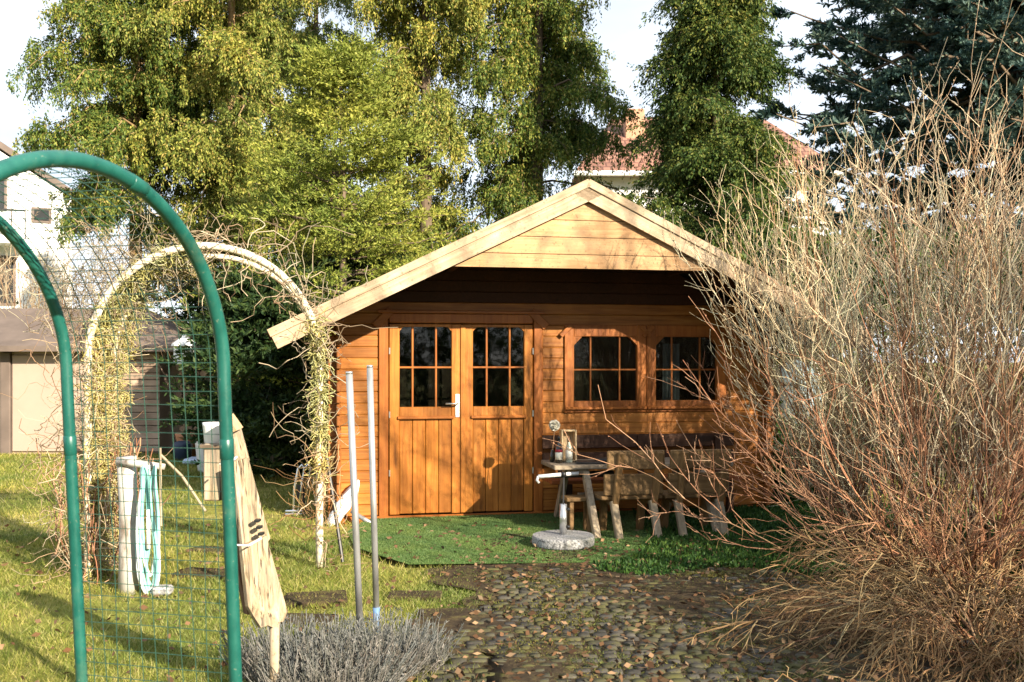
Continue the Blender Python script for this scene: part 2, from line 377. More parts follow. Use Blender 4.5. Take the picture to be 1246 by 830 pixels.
M['herb'] = foliage('ground_cover_leaf', [(0, (.02, .06, .014)), (.5, (.045, .11, .022)), (1, (.09, .16, .03))], .3, .6)
M['dry_grass'] = foliage('dry_grass_stalk', [(0, (.20, .10, .045)), (.5, (.34, .20, .095)), (1, (.47, .32, .17))], .1, .8)

# ------------------------------------------------------------ ground
def _b(t, o):
    n1 = noise(t, .9, 6); n2 = noise(t, 7, 5, rough=.65)
    c = ramp(t, n1, [(.32, (.09, .11, .02)), (.5, (.21, .21, .045)), (.68, (.34, .29, .10))])
    c = mixc(t, ramp(t, n2, [(.45, (0, 0, 0)), (.7, (.65, .65, .65))]), c, (.055, .04, .022)); bsdf(t, o, c, .95, n2, .6, .03, spec=.1)
M['lawn'] = mat('lawn_ground', _b)
def _b(t, o):
    n2 = noise(t, 9, 7, rough=.7); c = ramp(t, n2, [(.3, (.022, .016, .011)), (.5, (.05, .036, .022)), (.62, (.085, .065, .03)), (.72, (.10, .11, .025))]); bsdf(t, o, c, .95, n2, .9, .03, spec=.15)
M['soil'] = mat('soil', _b)
def _b(t, o):
    n2 = noise(t, 25, 6); n3 = noise(t, 4.5, 5, rough=.65)
    c = ramp(t, island(t), [(0, (.034, .032, .029)), (.5, (.056, .052, .046)), (1, (.085, .078, .068))])
    c = mixc(t, 1.0, c, ramp(t, n2, [(.3, (.65, .65, .65)), (.7, (1.15, 1.12, 1.08))]), 'MULTIPLY')
    c = mixc(t, ramp(t, n3, [(.44, (0, 0, 0)), (.6, (.9, .9, .9))]), c, (.075, .072, .022)); bsdf(t, o, c, .85, n2, .5, .008, spec=.3)
M['cobble'] = mat('cobblestone', _b)
def _b(t, o):
    n2 = noise(t, 60, 3); c = ramp(t, n2, [(.3, (.06, .12, .028)), (.7, (.10, .17, .045))]); bsdf(t, o, c, .9, n2, .4, .006, spec=.1)
M['turf_base'] = mat('turf_base', _b)

def rough_sheet(name, x0, x1, y0, y1, step, amp, z, m, kind='structure', edge=None):
    nx = max(2, int((x1 - x0) / step)); ny = max(2, int((y1 - y0) / step)); X, Y = np.meshgrid(np.linspace(x0, x1, nx), np.linspace(y0, y1, ny), indexing='xy')
    Z = np.full(X.shape, z) + amp * (np.sin(X * 3.1 + Y * 1.7) + np.sin(X * 7.3 - Y * 5.1) * .5 + rng.normal(0, .35, X.shape))
    if edge is not None: X, Y = edge(X, Y)
    V = np.stack([X, Y, Z], -1).reshape(-1, 3); i = np.arange(nx * ny).reshape(ny, nx)
    F = np.stack([i[:-1, :-1], i[:-1, 1:], i[1:, 1:], i[1:, :-1]], -1).reshape(-1, 4)
    return tag(np_mesh(name, V, F, m, None, True), kind=kind)

g = MB().add([(-900, -300, -.06), (900, -300, -.06), (900, 1500, -.06), (-900, 1500, -.06)], [(0, 1, 2, 3)]).build('ground', M['lawn']); tag(g, kind='structure')
rough_sheet('lawn', -14, 12, 1.0, 22, .16, .006, -.012, M['lawn'])
# bare soil under the shrubs and round the path
def soil_edge(X, Y):
    X = X.copy(); left = X < -.2; X[left] += .18 * np.sin(Y[left] * 4.3) + .07 * np.sin(Y[left] * 13); return X, Y
rough_sheet('soil_bed', -.42, 8.5, 2.6, 8.75, .10, .005, .0235, M['soil'], edge=soil_edge)

# cobbled path: rows of worn stones
def cobbles():
    Vs, Fs = [], []; n = 0; y = 3.7; row = 0
    while y < 7.12:
        dy = .078; x = -.36 + (.06 if row % 2 else 0) + .10 * math.sin(y * 2.3) + (.16 if y > 6 else 0)
        xe = 2.3 + .3 * math.sin(y * 3)
        while x < xe:
            dx = random.uniform(.065, .115); gone = random.random() < (.04 + .5 * max(0, (x - 1.1) / 1.2) + (.25 if y > 6.6 else 0))
            if not gone:
                cx_, cy_ = x + dx / 2 + random.uniform(-.006, .006), y + dy / 2 + random.uniform(-.008, .008); hx, hy = dx / 2 - .003, dy / 2 - .003
                top = .028 + random.uniform(-.005, .004); a = random.uniform(-.06, .06); tx, ty = random.uniform(-.04, .04), random.uniform(-.04, .04)
                ring = []
                for s_, zz in ((1.0, .0), (1.0, .6), (.84, 1.0)):
                    for k in range(8):
                        an = math.pi / 4 * k + .39; ex = np.sign(math.cos(an)) * abs(math.cos(an)) ** .55; ey = np.sign(math.sin(an)) * abs(math.sin(an)) ** .55
                        px, py = ex * hx * s_ * random.uniform(.9, 1.04), ey * hy * s_ * random.uniform(.9, 1.04)
                        ring.append((cx_ + px * math.cos(a) - py * math.sin(a), cy_ + px * math.sin(a) + py * math.cos(a), top * zz + (tx * px + ty * py if zz > .5 else 0)))
                ring.append((cx_, cy_, top * 1.02)); Vs += ring
                for r_ in range(2):
                    for k in range(8): Fs.append((n + r_ * 8 + k, n + r_ * 8 + (k + 1) % 8, n + r_ * 8 + 8 + (k + 1) % 8, n + r_ * 8 + 8 + k))
                for k in range(8): Fs.append((n + 16 + k, n + 16 + (k + 1) % 8, n + 24))
                n += 25
            x += dx
        y += dy; row += 1
    me = bpy.data.meshes.new('cobbled_path'); me.from_pydata(Vs, [], Fs); o = link_mesh('cobbled_path', me, M['cobble'], None, True)
    return tag(o, kind='structure')
cobbles()

# artificial turf strip in front of the cabin
TH = R(11); CO = Vector((-.479, 9.518, 0)); du = Vector((math.cos(TH), math.sin(TH), 0)); dv = Vector((-math.sin(TH), math.cos(TH), 0))
def loc(u, v, z=0): return CO + du * u + dv * v + Vector((0, 0, z))
tp = [(-1.0, 7.55), (-.75, 7.22), (.75, 7.30), (.95, 7.6), (1.15, 8.4), (1.2, 9.84), (-1.35, 9.30), (-1.42, 8.6), (-1.25, 7.9)]
tb = MB().add([(x, y, .030) for x, y in tp], [tuple(range(len(tp)))]).build('turf_strip', M['turf_base']); tag(tb, kind='structure')
def inpoly(P, poly):
    x, y = P[:, 0], P[:, 1]; ins = np.zeros(len(P), bool); n = len(poly); j = n - 1
    for i in range(n):
        xi, yi = poly[i]; xj, yj = poly[j]; c = ((yi > y) != (yj > y)) & (x < (xj - xi) * (y - yi) / (yj - yi + 1e-12) + xi); ins ^= c; j = i
    return ins
P = np.stack([rng.uniform(-1.5, 1.3, 90000), rng.uniform(7.2, 9.9, 90000), np.full(90000, .029)], 1); P = P[inpoly(P, tp)]
V, F = blades_np(P, rng.uniform(.007, .015, len(P)), rng.uniform(.004, .008, len(P)), .5)
tag(np_mesh('turf_grass', V, F, M['turf']), 'bright short green turf blades in front of the cabin door', 'turf', kind='stuff')

# ------------------------------------------------------------ garden cabin
cabin = empty('garden_cabin', CO, TH, 'orange stained log cabin with overhanging pale gable and double glazed door', 'cabin')
UL, UR, DEP, RU, RZ, SL = -1.16, 3.10, 2.9, .97, 3.09, .489
def zr(u): return RZ - SL * abs(u - RU)       # top of the roof
ROOF_T = .10
BH = .106
openings = [(-.75, .75, 0, 1.93), (1.02, 2.66, 1.05, 1.82)]
def log_row(mb, u0, u1, z0, z1, v0=0.0, v1=.045, clip=True):
    g_ = .007
    a0, b0, a1, b1 = u0, u1, u0, u1
    if clip:
        lim0 = (RZ - ROOF_T - .03 - z0) / SL; lim1 = (RZ - ROOF_T - .03 - z1) / SL
        a0, b0 = max(u0, RU - lim0), min(u1, RU + lim0); a1, b1 = max(u0, RU - lim1), min(u1, RU + lim1)
        if b1 - a1 < .02: return
    c = .007
    prof = [(v1, 0), (v0 + c, 0), (v0 + c, .004), (v0, .004 + c), (v0, -.004 - c), (v0 + c, -.004), (v0 + c, 0), (v1, 0)]
    # front face with grooved (chamfered) top and bottom edges
    L_ = [(a0, v1, z0), (a0, v0 + c, z0), (a0, v0, z0 + c), (a1, v0, z1 - c), (a1, v0 + c, z1 - .001), (a1, v1, z1 - .001)]
    Rr = [(b0, v1, z0), (b0, v0 + c, z0), (b0, v0, z0 + c), (b1, v0, z1 - c), (b1, v0 + c, z1 - .001), (b1, v1, z1 - .001)]
    n = 6
    mb.add(L_ + Rr, [tuple(range(n - 1, -1, -1)), tuple(range(n, 2 * n))] + [(i, (i + 1) % n, n + (i + 1) % n, n + i) for i in range(n)])
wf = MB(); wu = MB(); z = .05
while z < RZ - ROOF_T - .08:
    z1 = min(z + BH, RZ - ROOF_T - .05); segs = [(UL, UR)]
    for a, b, c, d in openings:
        if z1 > c + .03 and z < d - .03:
            segs = [s for (p, q) in segs for s in ((p, min(q, a)), (max(p, b), q)) if s[1] - s[0] > .02]
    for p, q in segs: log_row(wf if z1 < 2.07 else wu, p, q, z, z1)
    z += BH
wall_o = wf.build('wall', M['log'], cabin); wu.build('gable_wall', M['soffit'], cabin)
# log ends at the two corners and the side and back walls
for uu in (UL, UR):
    s_ = -1 if uu == UL else 1; up = MB()
    z = .05; k = 0
    while z + BH < zr(uu) - ROOF_T - .02:
        ua, ub = (uu - .10, uu) if s_ < 0 else (uu, uu + .10)
        up.bevbox(ua, ub, .003, .043, z + .003, z + BH - .003, .008)
        wv = .045
        va, vb = (uu + .06, uu + .105) if s_ < 0 else (uu - .105, uu - .06)
        up.bevbox(uu - .022 + (.0 if s_ < 0 else 0), uu + .022, -.10 + (.0), -.002, z - BH * .5 + .056, z + BH * .5 + .046, .008)
        up.bevbox(uu - .0225, uu + .0225, .046, DEP, z + .002, z + BH - .002, .008)
        z += BH
    up.build('corner_logs', M['log_y'], cabin)
bk = MB().box(UL + .03, UR - .03, DEP - .04, DEP - .002, .05, 2.0); bk.build('back_wall', M['log'], cabin)
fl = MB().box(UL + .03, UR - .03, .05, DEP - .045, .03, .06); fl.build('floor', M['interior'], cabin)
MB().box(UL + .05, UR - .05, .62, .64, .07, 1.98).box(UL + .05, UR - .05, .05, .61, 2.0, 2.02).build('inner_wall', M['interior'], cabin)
pl = MB().bevbox(UL - .02, UR + .02, -.03, -.003, -.02, .048, .006); pl.build('plinth', M['trim_x'], cabin)
# roof
VF, VB = -1.0, DEP + .25; EAVE = 2.72
for s_ in (-1, 1):
    sl = MB(); d = EAVE
    poly = [(RU, RZ - .028), (RU + s_ * d, RZ - SL * d - .028), (RU + s_ * d, RZ - SL * d - .028 - .045), (RU, RZ - .028 - .045)]
    sl.prism(poly, VF + .03, VB)
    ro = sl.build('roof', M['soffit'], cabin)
    ft = MB()
    n_ = 9
    for i in range(n_):       # overlapping felt strips
        d0, d1 = d * i / n_, d * (i + 1) / n_ + .03
        zz = lambda dd, e: RZ - SL * dd + e
        ft.prism([(RU + s_ * d0, zz(d0, -.025)), (RU + s_ * d1, zz(d1, -.012)), (RU + s_ * d1, zz(d1, -.02)), (RU + s_ * d0, zz(d0, -.027))], VF - .0, VB + .01)
    ft.build('roof_felt', M['roof_felt'], ro)
    ln = math.hypot(d, SL * d); ang = math.atan(SL)
    # barge board in its own frame so that the grain follows the slope
    fb = MB()
    c_, s2 = math.cos(ang), math.sin(ang); hgt = .172
    cutx = hgt * math.tan(ang)
    if s_ < 0: poly = [(0, 0), (0 + cutx, -hgt - .0), (-ln, -hgt), (-ln, 0)]
    else: poly = [(0, 0), (ln, 0), (ln, -hgt), (0 - cutx, -hgt)]
    poly = [(x, y_) for x, y_ in poly]
    if s_ < 0: poly = [(-.004, 0), (-.004 - hgt * math.tan(ang) * -1 * 0 - hgt * math.tan(ang) * 0 + hgt * math.tan(ang), -hgt), (-ln, -hgt), (-ln, 0)]
    else: poly = [(.004, 0), (ln, 0), (ln, -hgt), (.004 - hgt * math.tan(ang), -hgt)]
    fb.prism(poly, -.028, 0)
    vb = fb.build('barge_board', M['fascia'], cabin); vb.location = (RU, VF, RZ); vb.rotation_euler = (0, -ang if s_ < 0 else ang, 0)
    st = MB().bevbox(*((-ln - .01, -.006) if s_ < 0 else (.006, ln + .01)), -.042, -.030, -.062, .006, .003)
    so = st.build('verge_strip', M['fascia'], vb)
    # rafter / purlin ends under the eaves
for uu in (UL + .0, RU - 1.1, RU + 1.1, UR):
    zt = zr(uu) - .075
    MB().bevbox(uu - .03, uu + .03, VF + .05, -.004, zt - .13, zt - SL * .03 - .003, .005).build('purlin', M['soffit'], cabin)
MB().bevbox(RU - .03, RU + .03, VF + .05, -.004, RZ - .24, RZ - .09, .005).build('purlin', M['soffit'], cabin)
gb = MB(); z = 2.315; first = True
while z < RZ - .18:
    z1 = z + (.125 if first else .15); first = False; z1 = min(z1, RZ - .16)
    l0, l1 = (RZ - .12 - z) / SL, (RZ - .12 - z1) / SL
    if l1 < .02: l1 = .02
    gb.add([(RU - l0, VF + .02, z), (RU + l0, VF + .02, z), (RU + l1, VF + .02, z1 - .006), (RU - l1, VF + .02, z1 - .006),
            (RU - l0, VF + .045, z), (RU + l0, VF + .045, z), (RU + l1, VF + .045, z1 - .006), (RU - l1, VF + .045, z1 - .006)],
           [(0, 1, 2, 3), (7, 6, 5, 4), (0, 4, 5, 1), (1, 5, 6, 2), (2, 6, 7, 3), (3, 7, 4, 0)])
    z = z1
gb.box(RU - 1.55, RU + 1.55, VF + .047, VF + .06, 2.33, 2.33 + .001)
gb.build('gable_board', M['gable'], cabin)

# double door
fr = MB()
fr.bevbox(-.79, -.70, -.022, .06, .03, 1.90, .006); fr.bevbox(.70, .79, -.022, .06, .03, 1.90, .006)
fr.bevbox(-.69, .69, -.022, .06, 1.865, 1.955, .006)
door_frame = fr.build('door_frame', M['trim'], cabin)
for s_ in (-1, 1):
    Mx = Matrix.Translation((s_ * .745, -.012, 1.91)) @ Matrix.Rotation(s_ * R(45), 4, 'Y')
    MB().bevbox(-.11, .11, -.022, .008, -.04, .04, .005, Mx).build('corner_block', M['trim_x'], door_frame)
MB().bevbox(-.80, .80, -.06, -.026, 1.957, 1.985, .005).build('drip_board', M['trim_x'], door_frame)
def pane_bars(parent, u0, u1, z0, z1, v, us, zs, t=.016, over=0.0):
    MB().box(u0 - .01, u1 + .01, v + .012, v + .016, z0 - .01, z1 + .01).build('pane', M['pane'], parent)
    for u in us: MB().bevbox(u - t / 2, u + t / 2, v - .010, v + .010, z0 - over, z1 + over, .003).build('glazing_bar', M['trim'], parent)
    for zz in zs: MB().bevbox(u0 - over, u1 + over, v - .014, v + .006, zz - t / 2, zz + t / 2, .003).build('glazing_bar', M['trim_x'], parent)
for s_ in (-1, 1):
    u0, u1 = (-.69, -.004) if s_ < 0 else (.004, .69)
    pu0, pu1 = (-.595, -.10) if s_ < 0 else (.105, .605)
    dl = MB()
    dl.bevbox(u0, pu0, -.012, .03, .055, 1.855, .005); dl.bevbox(pu1, u1, -.012, .03, .055, 1.855, .005)
    dl.bevbox(pu0 + .001, pu1 - .001, -.010, .03, 1.83, 1.855, .003); dl.bevbox(pu0 + .001, pu1 - .001, -.010, .03, .965, 1.07, .005)
    for cz, cu, sg in ((1.83, pu0, 1), (1.83, pu1, -1)):       # small chamfers in the upper corners of the glazed opening
        dl.prism([(cu, cz), (cu + sg * .04, cz), (cu, cz - .04)], -.009, .028)
    door = dl.build('door', M['door_wood'], cabin)
    pn = MB(); n_ = 4; wd = (pu1 - pu0) / n_
    for i in range(n_): pn.bevbox(pu0 + i * wd + .002, pu0 + (i + 1) * wd - .002, .004, .024, .06, .963, .005)
    pn.build('lower_panel', M['door_wood'], door)
    MB().bevbox(pu0 - .02, pu1 + .02, -.032, -.014, .955, .985, .005).build('weather_bar', M['trim_x'], door)
    wd = (pu1 - pu0)
    pane_bars(door, pu0, pu1, 1.07, 1.83, .006, (pu0 + wd * .25, pu0 + wd * .70) if s_ < 0 else (pu0 + wd * .27, pu0 + wd * .72), (1.445,), .018, .03)
    for zz in (.45, 1.0, 1.6):
        MB().tube([(u0 + s_ * -.0 if s_ < 0 else u1, -.022, zz - .03), (u0 if s_ < 0 else u1, -.022, zz + .03)], .008, 8).build('hinge', M['steel'], door)
    if s_ < 0:
        MB().bevbox(u1 - .062, u1 - .022, -.022, -.013, .97, 1.19, .004).build('handle_plate', M['white_plastic'], door)
        MB().tube([(u1 - .042, -.02, 1.10), (u1 - .042, -.06, 1.10), (u1 - .07, -.066, 1.10), (u1 - .16, -.066, 1.10)], .009, 8).build('handle', M['steel'], door, True)
    else:
        MB().bevbox(u0 - .02, u0 + .028, -.026, -.014, .06, 1.85, .004).build('cover_strip', M['door_wood'], door)
# windows
for k, (a, b) in enumerate(((1.005, 1.838), (1.842, 2.675))):
    wn = MB(); t_ = .095
    wn.bevbox(a, a + t_, -.024, .05, 1.0, 1.86, .005); wn.bevbox(b - t_, b, -.024, .05, 1.0, 1.86, .005)
    wn.bevbox(a + t_, b - t_, -.022, .05, 1.745, 1.858, .005); wn.bevbox(a + t_, b - t_, -.022, .05, 1.002, 1.115, .005)
    pa, pb, pz0, pz1 = a + t_, b - t_, 1.115, 1.745
    for cu, sg in ((pa, 1), (pb, -1)): wn.prism([(cu, pz1), (cu + sg * .085, pz1), (cu, pz1 - .085)], -.021, .045)
    wo_ = wn.build('window', M['trim'], cabin)
    W_ = pb - pa
    pane_bars(wo_, pa, pb, pz0, pz1, .012, (pa + W_ * .27, pa + W_ * .73), (1.42,), .016, .0)
    MB().bevbox(a + .002, b - .002, -.05, -.026, 1.03, 1.058, .005).build('window_sill', M['trim_x'], wo_)
    for cu, sg in ((a, -1), (b, 1)):
        Mx = Matrix.Translation((cu + sg * -.012, -.03, 1.80)) @ Matrix.Rotation(sg * R(45), 4, 'Y')
        MB().bevbox(-.075, .075, -.012, .004, -.022, .022, .004, Mx).build('corner_block', M['trim_x'], wo_)
    if k == 1:
        cv = MB(); pts = [(pa + .12 + i * .012, .12 + .02 * math.sin(i * 1.7)) for i in range(16)]
        cv.add([(x, y_, 1.10) for x, y_ in pts] + [(x, y_, 1.68) for x, y_ in pts], [(i, i + 1, 17 + i, 16 + i) for i in range(15)])
        cv.build('curtain', M['curtain'], wo_)

# ------------------------------------------------------------ conifers
def conifer(name, label, base, H, Rmax, style, m, nb=90, z0=.1, trunk_r=.16, group=None, taper=1.0, top=1.0, bark='bark', seed=None, skew=(0, 0), dens=1.0, wild=.35, ls=1.0):
    root = empty(name, base, 0, label, 'tree', group)
    n = 14; s = np.linspace(0, 1, n)
    tx = np.cumsum(rng.normal(0, .03, n)) * .4; ty = np.cumsum(rng.normal(0, .03, n)) * .4
    T = np.stack([tx, ty, s * H], 1); T[0, :2] = 0
    V, F = tubes_np(T[None], (trunk_r * (1 - s * .93))[None], 9); np_mesh('trunk', V, F, M[bark], root, True)
    hb = z0 + (1 - z0) * rng.uniform(0, 1, nb) ** .85 * .99; az = rng.uniform(0, 2 * np.pi, nb)
    prof = (1 - (hb - z0) / (1 - z0)) ** taper * top + .06
    prof *= np.minimum(1, .55 + (hb - z0) * 3)
    ln = Rmax * prof * rng.uniform(1 - wild, 1 + wild * .6, nb)
    A = np.stack([np.interp(hb, s, T[:, 0]), np.interp(hb, s, T[:, 1]), hb * H], 1)
    out = np.stack([np.cos(az), np.sin(az), np.zeros(nb)], 1) + np.array([skew[0], skew[1], 0])
    q = np.linspace(0, 1, 7)[None, :, None]; l3 = ln[:, None, None]
    rise = {'weep': .25, 'cyp': .30, 'spruce': -.05, 'fir': .12}[style]; droop = {'weep': -.55, 'cyp': -.40, 'spruce': -.10, 'fir': .02}[style]
    B = A[:, None] + out[:, None] * l3 * q + np.array([0, 0, 1.]) * (l3 * (rise * q + droop * q * q))
    if style == 'spruce': B[:, :, 2] += (l3 * .22 * q ** 3)[:, :, 0]
    B[:, 1:] += rng.normal(0, .03, (nb, 6, 3)) * l3
    V, F = tubes_np(B, (np.clip(ln * .014, .008, .05)[:, None] * (1 - .8 * q[0, :, 0])[None]), 4); np_mesh('limbs', V, F, M[bark], root)
    if style in ('weep', 'cyp'):
        S, t = spawn(B, max(3, int(10 * dens)), .08, 1, (.4, 1.25), (.16, .46), 4, -.25, .06, True)
        S *= 1
        if style == 'weep':
            Q, _ = spawn(S, 9, .02, 1, (.3, 1.2), (.06, .26), 3, -.1, .02)
            K = len(Q); hl = rng.uniform(.08, .46, K) * rng.uniform(.5, 1.3, K); qq = np.linspace(0, 1, 4)[None, :, None]
            Hh = Q[:, -1][:, None] + np.array([0, 0, -1.]) * hl[:, None, None] * qq + rng.normal(0, .035, (K, 1, 3)) * qq * hl[:, None, None] * 2
            P_, T_ = sample(Hh, 14); P_ = P_ + rng.normal(0, .022, P_.shape); D = unit(T_ + rng.normal(0, .42, P_.shape))
            V1, F1 = leaves_np(P_, D, rng.uniform(.04, .085, len(P_)), rng.uniform(.019, .032, len(P_)))
            P_, T_ = sample(Q, 8); P_ = P_ + rng.normal(0, .02, P_.shape); D = unit(T_ + rng.normal(0, .45, P_.shape) + np.array([0, 0, -.3]))
            V2, F2 = leaves_np(P_, D, rng.uniform(.045, .09, len(P_)), rng.uniform(.022, .036, len(P_)))
            V, F = join([(V1, F1), (V2, F2)])
        else:
            S2, _ = spawn(S, 5, .1, 1, (.4, 1.0), (.15, .38), 3, -.5, .05)
            P_, T_ = sample(S2, 20); P_ = P_ + rng.normal(0, .02, P_.shape); D = unit(T_ + rng.normal(0, .5, P_.shape) + np.array([0, 0, -.35]))
            V, F = leaves_np(P_, D, rng.uniform(.04, .085, len(P_)), rng.uniform(.018, .032, len(P_)))
    else:
        S, t = spawn(B, max(4, int(11 * dens)), .10, 1, (.5, 1.0), (.22, .6), 4, .05 if style == 'fir' else -.06, .04, True)
        S2, _ = spawn(S, 4, .1, .95, (.5, .9), (.1, .26), 3, .08, .03, True)
        k_ = 2 if style == 'spruce' else 1; P1, T1 = sample(S, 11 * k_); P2, T2 = sample(S2, 9 * k_); P3, T3 = sample(B[:, 2:], 14)
        P_ = np.concatenate([P1, P2, P3]); T_ = np.concatenate([T1, T2, T3])
        D = unit(T_ * .9 + rng.normal(0, .55, P_.shape) + np.array([0, 0, .15]))
        V, F = leaves_np(P_, D, ls * rng.uniform(.06, .12, len(P_)), ls * rng.uniform(.022, .04, len(P_)))
    np_mesh('crown', V, F, m, root)
    return root

def base_at(px, Y): return ((px - CXP) / F_PX * Y, Y, -.03)
TG = 'conifers standing behind the cabin'
conifer('weeping_cypress', 'tall drooping conifer at far left with ragged dark left edge', base_at(165, 19), 12.4, 2.5, 'weep', M['f_weep2'], 92, .33, .17, TG, .6, .78, 'bark_pale', dens=1.6, wild=.35)
conifer('weeping_cypress', 'drooping conifer showing a bare pale trunk behind the green arch top', base_at(283, 18.5), 14.5, 2.2, 'weep', M['f_weep'], 78, .27, .13, TG, .55, .78, 'bark_pale', dens=1.6, wild=.5)
conifer('weeping_cypress', 'slim drooping conifer with mossy trunk beside the young fir', base_at(312, 20.5), 14, 2.3, 'weep', M['f_weep'], 78, .25, .13, TG, .55, .78, 'bark_pale', dens=1.6, wild=.5)
conifer('weeping_cypress', 'farther drooping conifer seen between the fir and the slim trunks', base_at(385, 25), 15.5, 2.7, 'weep', M['f_weep2'], 92, .1, .15, TG, .5, .78, dens=1.6, wild=.5)
conifer('young_fir', 'bright yellow green fir with pointed tip left of the cabin roof', base_at(415, 14.2), 6.0, 2.2, 'fir', M['f_fir'], 190, .03, .09, TG, .8, 1.0, dens=1.3, ls=.68)
conifer('weeping_cypress', 'tall weeping conifer with hanging curtains behind the left roof slope', base_at(520, 18.5), 14, 2.1, 'weep', M['f_weep'], 105, .12, .16, TG, .5, .75, dens=1.6, wild=.5)
conifer('weeping_cypress', 'tall weeping conifer with dark inner gaps left of the cabin peak', base_at(655, 19.0), 14, 2.5, 'weep', M['f_weep2'], 112, .10, .17, TG, .5, .78, dens=1.6, wild=.5)
conifer('false_cypress', 'narrow tapering conifer rising behind the cabin peak in front of tiled roof', base_at(872, 16.5), 9.3, 1.75, 'cyp', M['f_cyp'], 210, .10, .15, TG, .8, 1.0, dens=1.7, wild=.35)
conifer('blue_spruce', 'dark blue green spruce with stiff branches at top right', base_at(1268, 18), 14, 5.6, 'spruce', M['f_blue'], 420, .16, .2, TG, .62, 1.0, dens=1.6, ls=1.3)
conifer('yew_shrub', 'dark low conifer filling the gap between white arch and cabin', base_at(335, 13.2), 2.6, 1.15, 'fir', M['f_dark'], 110, .02, .06, None, .5, 1.1)
conifer('yew_shrub', 'dark evergreen shrub under the two bare trunks', base_at(268, 19), 3.6, 1.3, 'fir', M['f_dark'], 90, .02, .06, None, .5, 1.1)
conifer('yew_shrub', 'dark evergreen hidden behind the cabin left eave', base_at(425, 15.5), 3.6, 1.4, 'cyp', M['f_dark'], 90, .02, .06, None, .5, 1.1)

# ------------------------------------------------------------ bare shrubs
def shrub(name, label, base, stems, H, tilt, spread, m_t, nsec, nter, sec=(.35, .95), ter=(.08, .32), bend=.3, group=None, dirbias=(0, 0), r0=.010, buds=2, t0=.15):
    root = empty(name, base, 0, label, 'tree' if name == 'unseen_bare_tree' else 'shrub', group)
    n = 11; a = rng.uniform(0, 2 * np.pi, stems); rr = spread * np.sqrt(rng.uniform(0, 1, stems))
    A = np.stack([np.cos(a) * rr, np.sin(a) * rr, np.zeros(stems)], 1)
    az = a + rng.normal(0, .7, stems); tl = rng.uniform(tilt[0], tilt[1], stems)
    D = np.stack([np.cos(az) * np.sin(tl) + dirbias[0], np.sin(az) * np.sin(tl) + dirbias[1], np.cos(tl)], 1); D = unit(D)
    ln = H * rng.uniform(.62, 1.08, stems); s = np.linspace(0, 1, n)[None, :, None]
    hz = D.copy(); hz[:, 2] = 0
    P = A[:, None] + D[:, None] * ln[:, None, None] * s + (np.array([0, 0, 1.]) * bend + hz[:, None] * .15) * ln[:, None, None] * s ** 2 * .5
    wv = np.cumsum(rng.normal(0, .016, (stems, n, 3)), axis=1); P += wv * ln[:, None, None] * .7; P[:, :, 2] = np.maximum(P[:, :, 2], .0)
    rs = (r0 * rng.uniform(.6, 1.25, stems))[:, None] * (1 - .78 * s[0, :, 0])[None]
    V, F = tubes_np(P, rs, 5); np_mesh('stems', V, F, M['stem'], root, True)
    S, t = spawn(P, nsec, t0, 1, (.25, .75), sec, 6, .22 if bend >= 0 else bend * .6, .05)
    q = np.linspace(0, 1, 6); S[:, :, 2] = np.maximum(S[:, :, 2], .01)
    V1, F1 = tubes_np(S, np.full((len(S), 1), .0042 * max(1, r0 / .012)) * (1 - .6 * q)[None], 3)
    T3, t = spawn(S, nter, .15, 1, (.3, .95), ter, 4, .15 if bend >= 0 else bend * .4, .06); T3[:, :, 2] = np.maximum(T3[:, :, 2], .01)
    q = np.linspace(0, 1, 4)
    V2, F2 = tubes_np(T3, np.full((len(T3), 1), .0026 * max(1, r0 / .016)) * (1 - .5 * q)[None], 3)
    V, F = join([(V1, F1), (V2, F2)])
    np_mesh('twigs', V, F, m_t, root)
    if buds:
        P_, T_ = sample(T3, buds); D = unit(T_ + rng.normal(0, .35, P_.shape)); V, F = leaves_np(P_, D, .016, .008)
        P_, T_ = sample(S, buds * 3); D = unit(T_ + rng.normal(0, .35, P_.shape)); V3, F3 = leaves_np(P_, D, .018, .009)
        V, F = join([(V, F), (V3, F3)]); np_mesh('buds', V, F, m_t, root)
    return root
shrub('unseen_bare_tree', 'unseen bare many stemmed tree placed for branch shadows on the cabin', (8.0, 1.8, 0), 12, 7.0, (.05, .25), .4, M['twig'], 11, 5, (.7, 1.9), (.25, .8), r0=.05, buds=0, t0=.3)  # stands out of view, placed to dapple the door and gable
SG = 'bare winter shrubs at the right'
shrub('bare_shrub', 'bare pale twiggy shrub nearest the cabin with yellowish fan of upright stems', (2.80, 7.6, 0), 66, 2.42, (.06, .70), .32, M['twig_pale'], 10, 4, group=SG, dirbias=(-.06, -.05), sec=(.25, .75))
shrub('bare_shrub', 'tallest bare shrub at right edge with reddish upright stems', (3.1, 6.9, 0), 48, 2.5, (.05, .62), .36, M['twig'], 10, 4, group=SG, r0=.013)
shrub('bare_shrub', 'bare shrub with long reddish shoots arching left across the benches', (2.75, 6.5, 0), 26, 1.7, (.5, 1.2), .3, M['twig_red'], 8, 5, group=SG, dirbias=(-.28, 0), bend=.22)
shrub('bare_shrub', 'bare shrub partly cut by the right picture edge', (4.05, 7.2, 0), 50, 2.65, (.05, .62), .40, M['twig'], 10, 4, group=SG)
shrub('weeping_shrub', 'low mound of drooping straw coloured twigs at bottom right', (2.5, 5.3, 0), 130, 1.12, (.5, 1.4), .30, M['dry_grass'], 8, 4, (.2, .5), (.06, .2), -.7, None, (-.15, -.1), .006, 0, .2)

